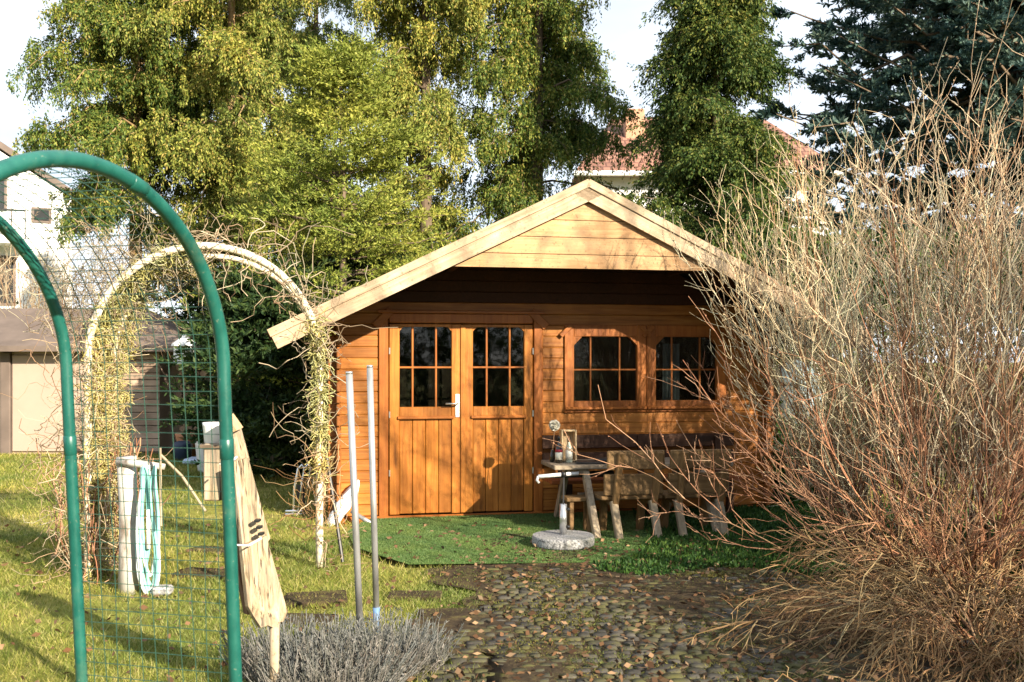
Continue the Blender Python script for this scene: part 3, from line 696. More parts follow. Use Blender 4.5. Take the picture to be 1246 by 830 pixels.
# ------------------------------------------------------------ green garden arch (front)
def hoop_pts(Lx, Ly, wx, wy, Rr, s, b, sp, n=44):
    pts = [(Lx + wx * (-sp * (1 - k / 6)), Ly + wy * (-sp * (1 - k / 6)), s * k / 6) for k in range(6)]
    for k in range(n + 1):
        a = math.pi * k / n; u = Rr - Rr * math.cos(a); pts.append((Lx + wx * u, Ly + wy * u, s + b * math.sin(a)))
    pts += [(Lx + wx * (2 * Rr + sp * (1 - k / 6)), Ly + wy * (2 * Rr + sp * (1 - k / 6)), s * k / 6) for k in range(5, -1, -1)]
    return [Vector(p) for p in pts]
AL = 1.325; AR, AS, AB, ASP, AD = .692, 1.437, .611, .105, .63
wx, wy = -math.cos(AL), -math.sin(AL); qx, qy = -math.sin(AL), math.cos(AL); LX, LY = -.993, 3.436
arch = empty('garden_arch', (LX, LY, 0), 0, 'green coated steel rose arch with wire mesh standing at the front left', 'garden arch')
hA = hoop_pts(0, 0, wx, wy, AR, AS, AB, ASP); hB = hoop_pts(qx * AD, qy * AD, wx, wy, AR, AS, AB, ASP)
for hp, r_ in ((hA, .0228), (hB, .0208)):
    ho = MB().tube(hp, r_, 14).build('hoop', M['green_coat'], arch, True)
    for j in (5, 24, 40):
        i = min(j, len(hp) - 2); d_ = (hp[i + 1] - hp[i]).normalized()
        MB().tube([hp[i] - d_ * .035, hp[i] - d_ * .033, hp[i] + d_ * .033, hp[i] + d_ * .035], [r_, r_ + .0018, r_ + .0018, r_], 14).build('joint_sleeve', M['green_coat'], ho, True)
# mesh between the hoops: wires along the hoops and wires across
def resample(pts, step):
    out = [pts[0]]; acc = 0
    for a, b in zip(pts[:-1], pts[1:]):
        L_ = (b - a).length; t = step - acc
        while t <= L_: out.append(a + (b - a) * (t / L_)); t += step
        acc = L_ - (t - step)
    return out
ra = resample(hA, .05); rb = resample(hB, .05)
mw = MB(); nl = 12
for i, (a, b) in enumerate(zip(ra, rb)):
    if i == 0: continue
    jit = Vector((0, 0, random.uniform(-.004, .004))); m_ = (a + b) / 2 + jit
    mw.tube([a, m_, b], .0016, 4, False)
for k in range(1, nl):
    f_ = k / nl; ph = random.uniform(0, 6)
    pts = [a.lerp(b, f_ + .006 * math.sin(i * .35 + ph)) for i, (a, b) in enumerate(zip(ra, rb))]
    mw.tube(pts[1:], .0016, 4, False)
mw.build('wire_mesh', M['wire'], arch)

# ------------------------------------------------------------ white arch with climber
WA = empty('garden_arch', (-2.16, 7.07, 0), 0, 'white peeling arch wound with dry climber beyond the green one', 'garden arch')
d1 = Vector((-2.92, 6.86, 0)); d2 = Vector((-1.405, 7.27, 0)); wdir = (d1 - d2).normalized(); Rw = (d1 - d2).length / 2; ax = Vector((-.19, .98, 0))
def w_hoop(off, sc_=1.0):
    L_ = d2 + ax * off - WA.location
    return hoop_pts(L_.x, L_.y, wdir.x, wdir.y, Rw, 1.52, .80, .0)
hw = w_hoop(0); hw2 = w_hoop(.42)
hw2 = [p + Vector((.10 * max(0, min(1, (-(p.x) + .1))), 0, -.03)) for p in hw2]
MB().tube(hw, .027, 10).build('hoop', M['white_paint'], WA, True)
MB().tube(hw2, .02, 10).build('hoop', M['white_paint'], WA, True)
for i in range(4, len(hw) - 3, 8): MB().tube([hw[i], hw2[i]], .005, 5).build('cross_bar', M['white_paint'], WA)

def curls(n, pts, spread, length, curl, m, name, parent, r=.003, npt=9, down=0.0, prox=None):
    """wiggly dry stems starting near given points"""
    pts = np.array([tuple(p) for p in pts]); i = rng.integers(0, len(pts), n) if prox is None else rng.choice(len(pts), n, p=prox)
    A = pts[i] + rng.normal(0, 1, (n, 3)) * np.array(spread)
    D = unit(rng.normal(0, 1, (n, 3)) + np.array([0, 0, down])); ln = rng.uniform(length[0], length[1], n)
    step = ln / (npt - 1); P = np.zeros((n, npt, 3)); P[:, 0] = A
    for k in range(1, npt):
        D = unit(D + rng.normal(0, curl, (n, 3)) + np.array([0, 0, down * .2])); P[:, k] = P[:, k - 1] + D * step[:, None]
    P[:, :, 2] = np.maximum(P[:, :, 2], .01)
    V, F = tubes_np(P, np.full((n, npt), r) * rng.uniform(.6, 1.3, (n, 1)), 3); return np_mesh(name, V, F, m, parent)
vine = empty('climbing_plant', (-2.92, 6.86, 0), 0, 'dry leafless climber wrapped over the white arch', 'climber')
off = vine.location - WA.location
hv = [p - off for p in hw]; hv2 = [p - off for p in hw2]
nn = len(hv); left = hv[int(nn * .56):] + hv2[int(nn * .56):]; leftup = hv[int(nn * .52):int(nn * .86)] + hv2[int(nn * .5):int(nn * .86)]; right = hv[:int(nn * .3)]; top_ = hv[int(nn * .15):int(nn * .6)]
leg = [hv[-1] * (1 - k / 20) + hv[-7] * (k / 20) for k in range(21)]; leg2 = [hv2[-1] * (1 - k / 20) + hv2[-7] * (k / 20) for k in range(21)]
rleg = [hv[1] * (1 - k / 20) + hv[6] * (k / 20) for k in range(21)]
curls(420, [p + Vector((-.05, .22, .0)) for p in leftup + leg], (.07, .12, .08), (.2, .6), .6, M['dry_vine'], 'tangled_stems', vine, .0022)
curls(330, [p + Vector((-.24, .22, .04)) for p in hv[int(nn * .62):int(nn * .84)]], (.16, .16, .12), (.2, .7), .6, M['dry_vine'], 'tangled_stems', vine, .0024)
curls(90, top_, (.05, .08, .05), (.25, .75), .6, M['dry_vine'], 'loose_shoots', vine, .0032, down=-.15)
curls(80, right + rleg, (.05, .06, .06), (.25, .7), .6, M['dry_vine'], 'loose_shoots', vine, .0032)
curls(8000, [p + Vector((.035, .06, -.02)) for p in left + leg[1:] + leg[1:]] + leg2[2:] + leg2[2:] + [a * .5 + b * .5 for a, b in zip(left[:len(left)//2], left[len(left)//2:])] * 2, (.022, .05, .03), (.04, .12), .5, M['straw'], 'yellow_fibre', vine, .0033, 5, -.2)
curls(900, rleg[7:] + hv[4:12], (.024, .03, .03), (.04, .13), .5, M['straw'], 'yellow_fibre', vine, .0042, 5, -.6)
curls(130, leg[:9] + leg2[:9], (.13, .1, .03), (.22, .55), .16, M['twig_red'], 'basal_stems', vine, .0045, 9, 1.6)
curls(260, leg + [p + Vector((-.08, .05, 0)) for p in leg], (.10, .12, .05), (.2, .6), .45, M['dry_vine'], 'tangled_stems', vine, .0028, 9, .2)
curls(60, rleg[:7], (.06, .05, .03), (.2, .5), .3, M['dry_grass'], 'basal_stems', vine, .0025, 7, 1.0)

# ------------------------------------------------------------ foreground things
# birch post with coiled hose
bp = at(156, 720, 6.49); bp.z = 0
post = empty('birch_post', bp, 0, 'short white birch post with cross peg on the lawn', 'post')
MB().tube([(0, 0, -.02), (.004, 0, .3), (-.004, .01, .6), (-.012, .0, .88)], [.062, .06, .058, .062], 14).build('trunk_section', M['birch'], post, True)
MB().tube([(-.05, -.05, .85), (.10, -.07, .84), (.26, -.06, .82)], [.028, .024, .02], 8).build('cross_peg', M['birch'], post, True)
hose = empty('garden_hose', bp + Vector((.15, -.07, .80)), 0, 'pale teal and white hose coiled over the peg of the birch post', 'hose')
for nm, m_, n_, ph in (('teal_loop', 'teal_hose', 4, 0), ('white_loop', 'white_hose', 3, 1.3)):
    hb = MB()
    for i in range(n_):
        pts = []; wdt = random.uniform(.025, .06); dp = random.uniform(.30, .40); cx_ = random.uniform(-.05, .06); dr = random.uniform(-.04, .05)
        for k in range(29):
            a = 2 * math.pi * k / 28; x = cx_ + wdt * math.sin(a) * (1 - .45 * math.cos(a)) + dr * (1 - math.cos(a)) * .5 + .006 * math.sin(4 * a + i * 2); zz = -dp + (dp + .03) * math.cos(a)
            pts.append((x, -.035 * math.cos(a + ph) * .6 - .01 * i, zz + .004 * math.sin(3 * a + i)))
        hb.tube(pts, .0098, 7)
    hb.build(nm, M[m_], hose, True)
MB().tube([(.02, -.03, -.5), (.021, -.03, -.25)], .016, 8).build('coupling', M['white_plastic'], hose, True)
stick = tag(MB().tube([at(195, 545, 6.3), at(196, 640, 6.3)], .008, 6).build('cane', M['grey_wood_z']), 'thin pale cane upright in front of the hose', 'cane')
tag(MB().tube([at(195, 553, 6.6), at(222, 580, 6.5), at(250, 622, 6.4)], .009, 6).build('dead_branch', M['dry_vine']), 'thin dead branch slanting down right from the birch post top', 'branch')
st_ = at(196, 714, 6.4); tag(MB().bevbox(st_.x - .05, st_.x + .07, st_.y - .05, st_.y + .05, .0, .06, .015).build('stone', M['granite']), 'small pale stone at the foot of the birch post', 'stone')

# leaning nest box of weathered planks on a pole
nb_base = Vector((-1.02, 4.25, 0))
nest = empty('nest_box', nb_base, 0, 'tall leaning nest box of weathered planks on a round pole', 'nest box')
def lo(px, py, Y): return at(px, py, Y) - nb_base
MB().tube([(-.002, .03, -.02), (-.004, .045, .40)], .021, 10).build('pole', M['grey_wood_z'], nest, True)
def plank(name, quad, Y, dY, th, m):
    f_ = [lo(px, py, Y + k * dY) for (px, py, k) in quad]; n_ = (f_[1] - f_[0]).cross(f_[2] - f_[0]).normalized()
    if n_.y > 0: n_ = -n_
    mb = MB(); k = len(f_); mb.add(f_ + [p - n_ * th for p in f_], [tuple(range(k)), tuple(range(2 * k - 1, k - 1, -1))] + [(i, k + i, k + (i + 1) % k, (i + 1) % k) for i in range(k)])
    return mb.build(name, m, nest)
plank('roof_plank', [(282, 518, .0), (292, 515, .35), (304, 560, .4), (292, 566, 0)], 4.28, .2, .02, M['old_plank'])
main = plank('front_plank', [(283, 562, 0), (302, 557, .35), (329, 655, .6), (316, 672, .3), (296, 668, 0)], 4.24, .2, .022, M['old_plank'])
low = plank('front_plank', [(294, 664, 0), (324, 652, .5), (350, 744, .6), (345, 756, .5), (339, 758, .35), (333, 764, .25), (326, 761, .2), (318, 764, .1), (310, 752, .05), (302, 738, 0)], 4.20, .2, .022, M['old_plank'])
for i, py in enumerate((633, 641, 649)):
    a = lo(311 + i * 2.2, py, 4.262); MB().bevbox(a.x, a.x + .021, a.y - .03, a.y + .012, a.z - .006, a.z + .006, .002, None).build('slot', M['black_plastic'], main)
plank('side_plank', [(266, 556, 0), (276, 556, .1), (290, 640, .1), (310, 748, .1), (301, 748, 0), (283, 660, 0)], 4.36, .2, .05, M['bark_rot'])
plank('back_plank', [(272, 530, 0), (290, 524, .2), (330, 745, .3), (312, 750, 0)], 4.42, .2, .03, M['old_plank'])
plank('cap', [(276, 506, 0), (284, 503, .2), (296, 520, .3), (288, 524, 0)], 4.22, .3, .03, M['pale_wood'])
a = lo(263, 572, 4.40); MB().bevbox(a.x - .042, a.x + .035, a.y - .05, a.y + .05, a.z - .13, a.z + .12, .006).build('entrance_block', M['old_plank'], nest)
a = lo(261, 545, 4.40); MB().bevbox(a.x - .055, a.x + .05, a.y - .06, a.y + .06, a.z - .0, a.z + .018, .004).build('ledge', M['bark'], nest)
p_ = at(259, 528, 4.40); tag(MB().lathe([(.034, 0), (.036, .004), (.043, .075), (.045, .09), (.04, .09), (.036, .012)], 18, (p_.x, p_.y, p_.z - .040)).build('enamel_pot', M['white_plastic'], None, True), 'small white pot resting on the nest box ledge', 'pot')
for py, px0, px1 in ((660, 286, 318), (561, 268, 288)):
    MB().tube([lo(px0, py + 3, 3.98), lo((px0 + px1) / 2, py + 4, 4.05), lo(px1, py - 5, 4.15)], .004, 5).build('tie', M['white_plastic'], nest)

# two galvanised poles
for (b0, t0_, lb) in ((at(440, 800, 5.05), at(425, 455, 5.02), 'left of two grey metal poles standing in the grass'), (at(459, 772, 5.48), at(450, 447, 5.44), 'right metal pole with bluish foot standing in the grass')):
    b0.z = -.05; pr = empty('metal_pole', b0, 0, lb, 'pole', 'metal poles in the front bed')
    v_ = t0_ - b0; MB().tube([(0, 0, 0), v_], .0175, 14).build('tube', M['galv'], pr, True)
    MB().tube([v_, v_ + v_.normalized() * .012], [.0185, .0175], 14).build('cap', M['steel'], pr, True)
    if 'bluish' in lb:
        e = v_.normalized(); MB().tube([e * .05, e * .20], .0195, 14).build('sleeve', plain('blue_grey_coat', (.10, .18, .32), .5, .25, 18), pr, True)

# black stake, white sack, chrome chair
tag(MB().tube([at(417, 684, 7.4), at(406, 610, 7.5), at(396, 545, 7.6)], .014, 8).build('stake', M['black_plastic']), 'thin black stake leaning left beside the white arch foot', 'stake')
sk = empty('plastic_sack', at(421, 640, 9.15), 0, 'crumpled white plastic sack leaning on the cabin corner', 'sack')
me = MB(); ring = []
for i in range(9):
    t_ = i / 8; wd = .12 * math.sin(math.pi * (.12 + .86 * t_)) + .03
    for k in range(10):
        a = 2 * math.pi * k / 10; ring.append((t_ * .20 - .12 + wd * math.cos(a) * .75 + random.uniform(-.012, .012), .05 * math.sin(a) + .03 + t_ * .05 + random.uniform(-.008, .008), .0 + t_ * .40 + wd * .35 * math.cos(a) + random.uniform(-.01, .01)))
me.add(ring, [(i * 10 + k, i * 10 + (k + 1) % 10, i * 10 + 10 + (k + 1) % 10, i * 10 + 10 + k) for i in range(8) for k in range(10)] + [tuple(range(9, -1, -1)), tuple(range(80, 90))])
me.build('bag', M['white_plastic'], sk, True)
tag(MB().tube([at(428, 622, 9.2), at(440, 630, 9.15), at(452, 637, 9.1)], .022, 8).build('drain_pipe', M['galv'], None, True), 'short grey pipe lying beside the white sack', 'pipe')
ch = empty('folding_chair', at(364, 628, 9.7), 0, 'folded chrome tube chair standing on the lawn left of the cabin', 'chair')
for dx, dy in ((0, 0), (.05, .06)):
    pts = [(dx - .06, dy, 0), (dx - .05, dy, .25), (dx - .01, dy, .46), (dx + .03, dy, .5), (dx + .05, dy, .47), (dx + .02, dy, .25), (dx - .01, dy, .02)]
    MB().tube(pts, .011, 8).build('tube_frame', M['chrome'], ch, True)
for zz in (.02, .05): MB().tube([(-.13, -.02, zz), (.0, 0, zz), (.12, .05, zz)], .011, 8).build('foot_rail', M['chrome'], ch, True)
MB().bevbox(-.03, .05, .02, .04, .12, .3, .004).build('seat', M['dark_metal'], ch)

# stepping stones
for i, (px, py, ww, dd) in enumerate(((385, 731, .38, .30), (540, 751, .30, .22), (505, 727, .34, .16), (365, 757, .4, .2), (250, 700, .4, .24), (262, 672, .4, .2))):
    D = F_PX * EYE / (py - HOR); X = (px - CXP) / F_PX * D; Mx = Matrix.Translation((X, D, 0)) @ Matrix.Rotation(.2 - .1 * i, 4, 'Z')
    lbs = ['dark stepping stone left of the two metal poles', 'dark stepping stone at the path edge, nearer of the right pair', 'dark stepping stone at the path edge, farther of the right pair',
           'dark stepping stone behind the grey lavender', 'dark stepping stone beside the nest box, nearer of its pair', 'dark stepping stone beside the nest box, farther of its pair']
    tag(MB().bevbox(-ww / 2, ww / 2, -dd / 2, dd / 2, -.02, .028, .008, Mx).build('stepping_stone', M['soil']), lbs[i], 'stepping stone', 'stepping stones in the lawn')

# ------------------------------------------------------------ seating group under the eaves
def bench(loc_, lb, length=.52):
    b = empty('bench', loc_, TH, lb, 'bench', 'backed rustic benches at the table')
    hl = length / 2
    for z0, z1, y in ((.585, .745, -.075), (.37, .545, -.035)):
        MB().bevbox(-hl + random.uniform(-.01, .01), hl, y - .018, y + .018, z0, z1, .008).build('back_slat', M['bench'], b)
    for s_ in (-1, 1):
        x = s_ * (hl - .085)
        Mx = Matrix.Translation((x, -.055, .30)) @ Matrix.Rotation(R(9), 4, 'X') @ Matrix.Rotation(R(4), 4, 'Y')
        MB().bevbox(-.026, .026, -.022, .022, .0, .44, .006, Mx).build('back_post', M['bench_z'], b)
        Mx = Matrix.Translation((x - .01, -.04, .32)) @ Matrix.Rotation(R(180 - 14), 4, 'X') @ Matrix.Rotation(R(5), 4, 'Y')
        MB().bevbox(-.03, .03, -.028, .028, .0, .335, .006, Mx).build('leg', M['bench_pale'], b)
        Mx = Matrix.Translation((x - .01, .24, .32)) @ Matrix.Rotation(R(180 + 10), 4, 'X')
        MB().bevbox(-.03, .03, -.028, .028, .0, .325, .006, Mx).build('leg', M['bench_z'], b)
        MB().bevbox(x - .02, x + .02, -.02, .30, .275, .325, .004).build('seat_rail', M['bench_z'], b)
    MB().bevbox(-hl - .03, hl, -.03, .12, .327, .36, .007).bevbox(-hl - .03, hl, .13, .30, .327, .36, .007).build('seat', M['bench'], b)
    return b
bench((1.02, 8.42, .01), 'brown wooden bench with plank back nearest the parasol base', .51)
bench((1.585, 8.52, .01), 'brown wooden bench with plank back half hidden behind bare twigs', .54)
tb_ = empty('garden_table', (1.08, 8.98, .0), TH, 'weathered grey wooden table on crossed legs before the cabin windows', 'table')
for i in range(4): MB().bevbox(-.78, .86, -.27 + i * .135, -.27 + i * .135 + .131, .565, .603, .006).build('top_plank', M['grey_wood'], tb_)
for x in (-.52, .55):
    for s_ in (-1, 1):
        Mx = Matrix.Translation((x + .022 * s_, s_ * .17, .54)) @ Matrix.Rotation(R(180) + s_ * R(-30), 4, 'X') @ Matrix.Rotation(R(4), 4, 'Y')
        Mx = Matrix.Translation((x + .03 * s_, -s_ * .20, .555)) @ Matrix.Rotation(R(180 - s_ * 36), 4, 'X')
        MB().bevbox(-.028, .028, -.035, .035, .0, .67, .006, Mx).build('leg', M['grey_wood_z'], tb_)
    MB().bevbox(x - .04, x + .04, -.24, .24, .515, .563, .005).build('bearer', M['grey_wood'], tb_)
MB().bevbox(-.50, .53, -.025, .025, .26, .33, .005).build('stretcher', M['grey_wood'], tb_)
wbn = empty('wall_bench', loc(1.75, -.30, 0), TH, 'dark red brown bench along the cabin wall under the windows', 'bench')
for z0, z1 in ((.66, .79), (.50, .62)):
    MB().bevbox(-.98, .98, .205, .24, z0, z1, .006).build('back_slat', M['dark_red'], wbn)
MB().bevbox(-.98, .98, -.16, .0, .36, .40, .006).bevbox(-.98, .98, .01, .17, .36, .40, .006).build('seat', M['red_seat'], wbn)
for x in (-.80, 0, .80):
    MB().bevbox(x - .03, x + .03, .175, .203, .02, .78, .004).build('back_post', M['dark_red'], wbn)
    MB().bevbox(x - .03, x + .03, -.13, -.07, .02, .358, .004).build('leg', M['dark_red'], wbn)
stl = empty('stool', at(700, 655, 8.62), TH, 'small low wooden stool pushed under the left table end', 'stool'); stl.location.z = .0
MB().bevbox(-.10, .16, -.10, .10, .30, .335, .006).build('seat', M['bench'], stl)
for x in (-.05, .11):
    for y in (-.06, .06): MB().bevbox(x - .018, x + .018, y - .018, y + .018, .01, .298, .004).build('leg', M['bench_z'], stl)
# things on the table
TT = .605
def on_table(px, Y): return Vector(((px - CXP) / F_PX * Y, Y, TT))
def bottle(px, Y, lb, m, lab, h=.23):
    p = on_table(px, Y); b = empty('bottle', p, 0, lb, 'bottle', 'bottles on the garden table'); s_ = h / .23
    MB().lathe([(.028, 0), (.03, .004), (.031, .13 * s_), (.026, .155 * s_), (.012, .18 * s_), (.011, .205 * s_)], 16).build('glass', m, b, True)
    MB().lathe([(.0125, .2 * s_), (.0125, .235 * s_)], 12).build('cap', M['black_plastic'], b, True)
    MB().lathe([(.0318, .03), (.0318, .11)], 16).build('label', M['paper'], b, True)
    if lab: MB().lathe([(.0324, .095), (.0324, .12)], 16).build('label_band', M['red_label'], b, True)
bottle(680, 8.80, 'dark bottle with red and white label on the table', M['bottle_glass'], True)
bottle(692.5, 8.84, 'pale bottle with white label beside the dark one', M['clear_bottle'], False, .21)
p = on_table(691, 8.93); bx = empty('crate', p, TH, 'open pale wooden box frame standing behind the bottles', 'crate')
MB().bevbox(-.07, -.055, -.05, .05, .002, .285, .003).bevbox(.055, .07, -.05, .05, .002, .285, .003).bevbox(-.054, .054, -.05, .05, .27, .285, .003).bevbox(-.054, .054, -.05, .05, .002, .016, .003).build('frame', M['pale_wood'], bx)
MB().box(-.054, .054, .04, .046, .017, .269).build('back_panel', M['pale_wood'], bx)
p = on_table(672, 8.90); fw = empty('flower', p, 0, 'dry round flower head on a stem in a small vase beside the bottles', 'flower')
MB().lathe([(.02, 0), (.026, .02), (.022, .07), (.012, .1), (.014, .11)], 12).build('vase', M['bottle_glass'], fw, True)
MB().tube([(0, 0, .08), (.012, 0, .2), (.02, 0, .29)], .004, 6).build('stem', M['stem'], fw)
q_ = rng.normal(size=(420, 3)); q_ = unit(q_); V, F = leaves_np(q_ * .030 + np.array([.02, 0, .325]), unit(q_ + rng.normal(0, .5, q_.shape)), .024, .018); np_mesh('head', V, F, M['flower'], fw)
p = on_table(718, 8.80); tag(MB().bevbox(p.x - .13, p.x + .13, p.y - .10, p.y + .10, TT, TT + .014, .004).build('tray', M['black_plastic']), 'flat black tray on the left end of the table', 'tray')
p = on_table(745, 8.95); tag(MB().bevbox(p.x - .16, p.x + .16, p.y - .10, p.y + .10, TT, TT + .03, .01).build('cushion', M['black_plastic']), 'flat dark cushion on the table beyond the black tray', 'cushion')
fp = empty('folded_parasol', at(655, 580, 8.55), TH, 'white pole end of a folded parasol lying under the table edge', 'parasol')
MB().tube([(0, 0, 0), (.36, .02, .02)], .017, 10).build('pole', M['white_plastic'], fp, True)
MB().tube([(.0, 0, .004), (-.012, 0, -.03), (.006, 0, -.055)], .012, 8).build('hook', M['white_plastic'], fp, True)
MB().tube([(.15, .02, .004), (.7, .12, .0)], [.022, .03], 10).build('canopy', M['black_plastic'], fp, True)
# parasol base
pb = empty('parasol_base', (.41, 7.97, .03), 0, 'round granite parasol base with short steel tube on the grass', 'parasol base')
MB().lathe([(.232, 0), (.247, .012), (.25, .03), (.25, .07), (.244, .083), (.03, .088)], 48).build('disc', M['granite'], pb)
MB().lathe([(.029, .086), (.029, .33), (.024, .33), (.024, .1)], 20).build('tube', M['steel'], pb, True)
for zz in (.15, .29): MB().tube([(.028, -.01, zz), (.05, -.016, zz)], .012, 10).build('knob', M['black_plastic'], pb, True)
MB().tube([(0, 0, .32), (.004, 0, .56)], .007, 6).build('rod', M['dark_metal'], pb)
MB().tube([(.004, 0, .55), (.004, 0, .585)], .022, 8).build('clamp', M['black_plastic'], pb, True)

# rain barrel by the right corner
rb_ = empty('rain_barrel', (3.12, 11.0, 0), 0, 'blue grey rain barrel with domed lid beside the right cabin corner', 'rain barrel')
MB().lathe([(.22, .45), (.27, .5), (.30, .8), (.29, 1.15), (.26, 1.25)], 24).build('tank', M['barrel'], rb_, True)
MB().lathe([(.275, 1.25), (.27, 1.29), (.2, 1.42), (.08, 1.5), (.02, 1.52)], 24).build('lid', M['barrel'], rb_, True)
MB().bevbox(-.24, .24, -.24, .24, 0, .448, .02).build('stand', M['brown_roof'], rb_)

# ------------------------------------------------------------ left garden shed
sx0 = (10 - CXP) / F_PX * 16.1
shed = empty('garden_shed', (-6.9, 16.1, 0), 0, 'brown flat hipped garden shed with tan door at far left', 'shed')
E0 = 1.66
MB().box(-3.2, 1.20, .02, 2.4, 0, E0).build('wall', M['tan_panel'], shed)
MB().bevbox(-1.35, -1.19, -.06, .019, 0, E0 - .01, .01).build('post', M['brown_roof'], shed)
MB().bevbox(-1.17, .36, -.02, .017, .05, E0 - .06, .006).build('door', M['tan_panel'], shed)
sp_ = MB()
for i in range(15): sp_.bevbox(.45, 1.22, -.05, -.02, .05 + i * .106, .05 + i * .106 + .094, .004)
sp_.build('slatted_panel', M['slat'], shed)
rf = MB(); x0, x1, y0, y1, xr0, xr1, zt = -3.5, 1.75, -.35, 2.7, -2.2, .55, 2.42
yr = (y0 + y1) / 2
rf.add([(x0, y0, E0), (x1, y0, E0), (x1, y1, E0), (x0, y1, E0), (xr0, yr, zt), (xr1, yr, zt), (x0, y0, E0 + .09), (x1, y0, E0 + .09), (x1, y1, E0 + .09), (x0, y1, E0 + .09)],
       [(0, 3, 2, 1), (0, 1, 7, 6), (1, 2, 8, 7), (2, 3, 9, 8), (3, 0, 6, 9), (6, 7, 5, 4), (7, 8, 5), (8, 9, 4, 5), (9, 6, 4)])
rf.build('roof', M['brown_roof'], shed)
fwp = empty('firewood_stack', (-5.45, 16.3, 0), 0, 'stack of split firewood under the shed roof edge', 'firewood')
fm = MB()
for r_ in range(13):
    for c in range(4):
        x = c * .115 + (.05 if r_ % 2 else 0); fm.tube([(x, 0, .06 + r_ * .113), (x + random.uniform(-.02, .02), .5, .06 + r_ * .113)], random.uniform(.045, .058), 7)
fm.build('logs', M['firewood'], fwp)
lt = empty('bird_feeder', (-5.03, 15.3, 0), 0, 'white lantern shaped bird feeder on a post by the shed corner', 'bird feeder')
MB().tube([(0, 0, 0), (0, 0, 1.45)], .02, 8).build('post', M['grey_wood_z'], lt, True)
MB().bevbox(-.13, .13, -.13, .13, 1.45, 1.75, .02).build('body', M['white_plastic'], lt)
MB().lathe([(.21, 1.74), (.2, 1.77), (.05, 1.88), (.02, 1.93)], 6).build('roof', M['white_plastic'], lt)
b = at(247, 548, 14.4); b.z = 0
hd = empty('garden_tool', b, 0, 'garden tool with bright blue handle standing near the firewood', 'tool')
MB().tube([(0, 0, 0), (-.01, 0, .28)], .025, 8).build('shaft', M['grey_wood_z'], hd, True); MB().tube([(-.01, 0, .28), (-.01, 0, .55), (-.01, 0, .82)], [.03, .045, .04], 10).build('handle', M['blue_plastic'], hd, True)
b = at(222, 549, 15.2); b.z = 0; tag(MB().lathe([(.1, 0), (.13, .02), (.15, .22), (.13, .27), (.06, .29)], 18, tuple(b)).build('plastic_bin', M['navy'], None, True), 'dark navy bin on the grass by the firewood', 'bin')
b = at(229, 546, 15.6); b.z = 0; tag(MB().lathe([(.1, 0), (.12, .02), (.19, .33), (.2, .38), (.17, .38)], 18, tuple(b)).build('flower_pot', M['terracotta'], None, True), 'terracotta flower pot behind the navy bin', 'flower pot')
b = at(240, 553, 14.6); b.z = 0; tag(MB().bevbox(b.x - .16, b.x + .16, b.y - .2, b.y + .2, .0, .09, .03).build('plastic_tray', M['lilac_plastic']), 'pale blue plastic tray lying on the grass', 'tray')
b = at(262, 552, 13.6); b.z = 0; tag(MB().lathe([(.2, 0), (.23, .02), (.26, .36), (.27, .44), (.2, .47)], 20, tuple(b)).build('water_butt', M['white_plastic'], None, True), 'white plastic tub on the grass behind the nest box', 'tub')

# ------------------------------------------------------------ houses behind
hs = empty('house', (-20.9, 40, 0), R(29), 'white rendered house with dark gable roof at far left', 'house')
MB().prism([(-8, 0), (2.3, 0), (2.3, 6.4), (-2.8, 9.7), (-8, 6.4)], 0, 8).build('wall', M['white_wall'], hs)
for s_ in (0, 1):
    x1 = (3.0, 6.02) if s_ == 0 else (-8.6, 6.02)
    MB().prism([(-2.8, 9.78), (x1[0], x1[1]), (x1[0], x1[1] + .22), (-2.8, 10.0)], -.12, 8.5).build('roof', M['brown_roof'], hs)
for (x0, x1, z0, z1) in ((-3.2, .35, 5.95, 6.95), (1.2, 1.62, 5.65, 5.98), (-2.6, -1.4, 3.0, 4.4), (-.5, .6, 3.0, 4.4)):
    fr_ = MB().bevbox(x0 - .08, x1 + .08, -.05, -.003, z0 - .08, z1 + .08, .01).build('window', M['brown_roof'], hs); MB().box(x0, x1, -.07, -.052, z0, z1).build('pane', M['dark_glass'], fr_)
bal = MB().box(-4, .9, -1.3, -.06, 4.75, 4.9).build('balcony', M['white_wall'], hs)
rl = MB().tube([(-4, -1.28, 5.75), (.88, -1.28, 5.75)], .03, 6)
for i in range(14): rl.tube([(-4 + i * .375, -1.28, 4.9), (-4 + i * .375, -1.28, 5.75)], .02, 5)
rl.build('railing', M['dark_metal'], bal)
hs.scale = (1.29,) * 3
hc = empty('house', (6.8, 33, 0), 0, 'house with red hipped tile roof and brick chimney behind the cabin peak', 'house')
ez, rz_ = 7.7, 10.7; x0, x1, y0, y1 = -4.7, 4.3, 0, 9
MB().box(x0 + .5, x1 - .5, .5, 8.5, 0, ez - .002).build('wall', M['white_wall'], hc)
MB().add([(x0, y0, ez), (x1, y0, ez), (x1, y1, ez), (x0, y1, ez), (x0 + 1.7, 4.5, rz_), (x1 - 1.7, 4.5, rz_), (x0, y0, ez + .12), (x1, y0, ez + .12), (x1, y1, ez + .12), (x0, y1, ez + .12)],
       [(0, 3, 2, 1), (0, 1, 7, 6), (1, 2, 8, 7), (2, 3, 9, 8), (3, 0, 6, 9), (6, 7, 5, 4), (7, 8, 5), (8, 9, 4, 5), (9, 6, 4)]).build('roof', M['tile'], hc)
MB().bevbox(-2.75, -2.05, 2.6, 3.3, 8.6, 10.55, .03).build('chimney', M['brick'], hc)
MB().tube([(x0 - .05, -.08, ez + .02), (x1 + .05, -.08, ez + .02)], .09, 8).build('gutter', M['white_plastic'], hc)
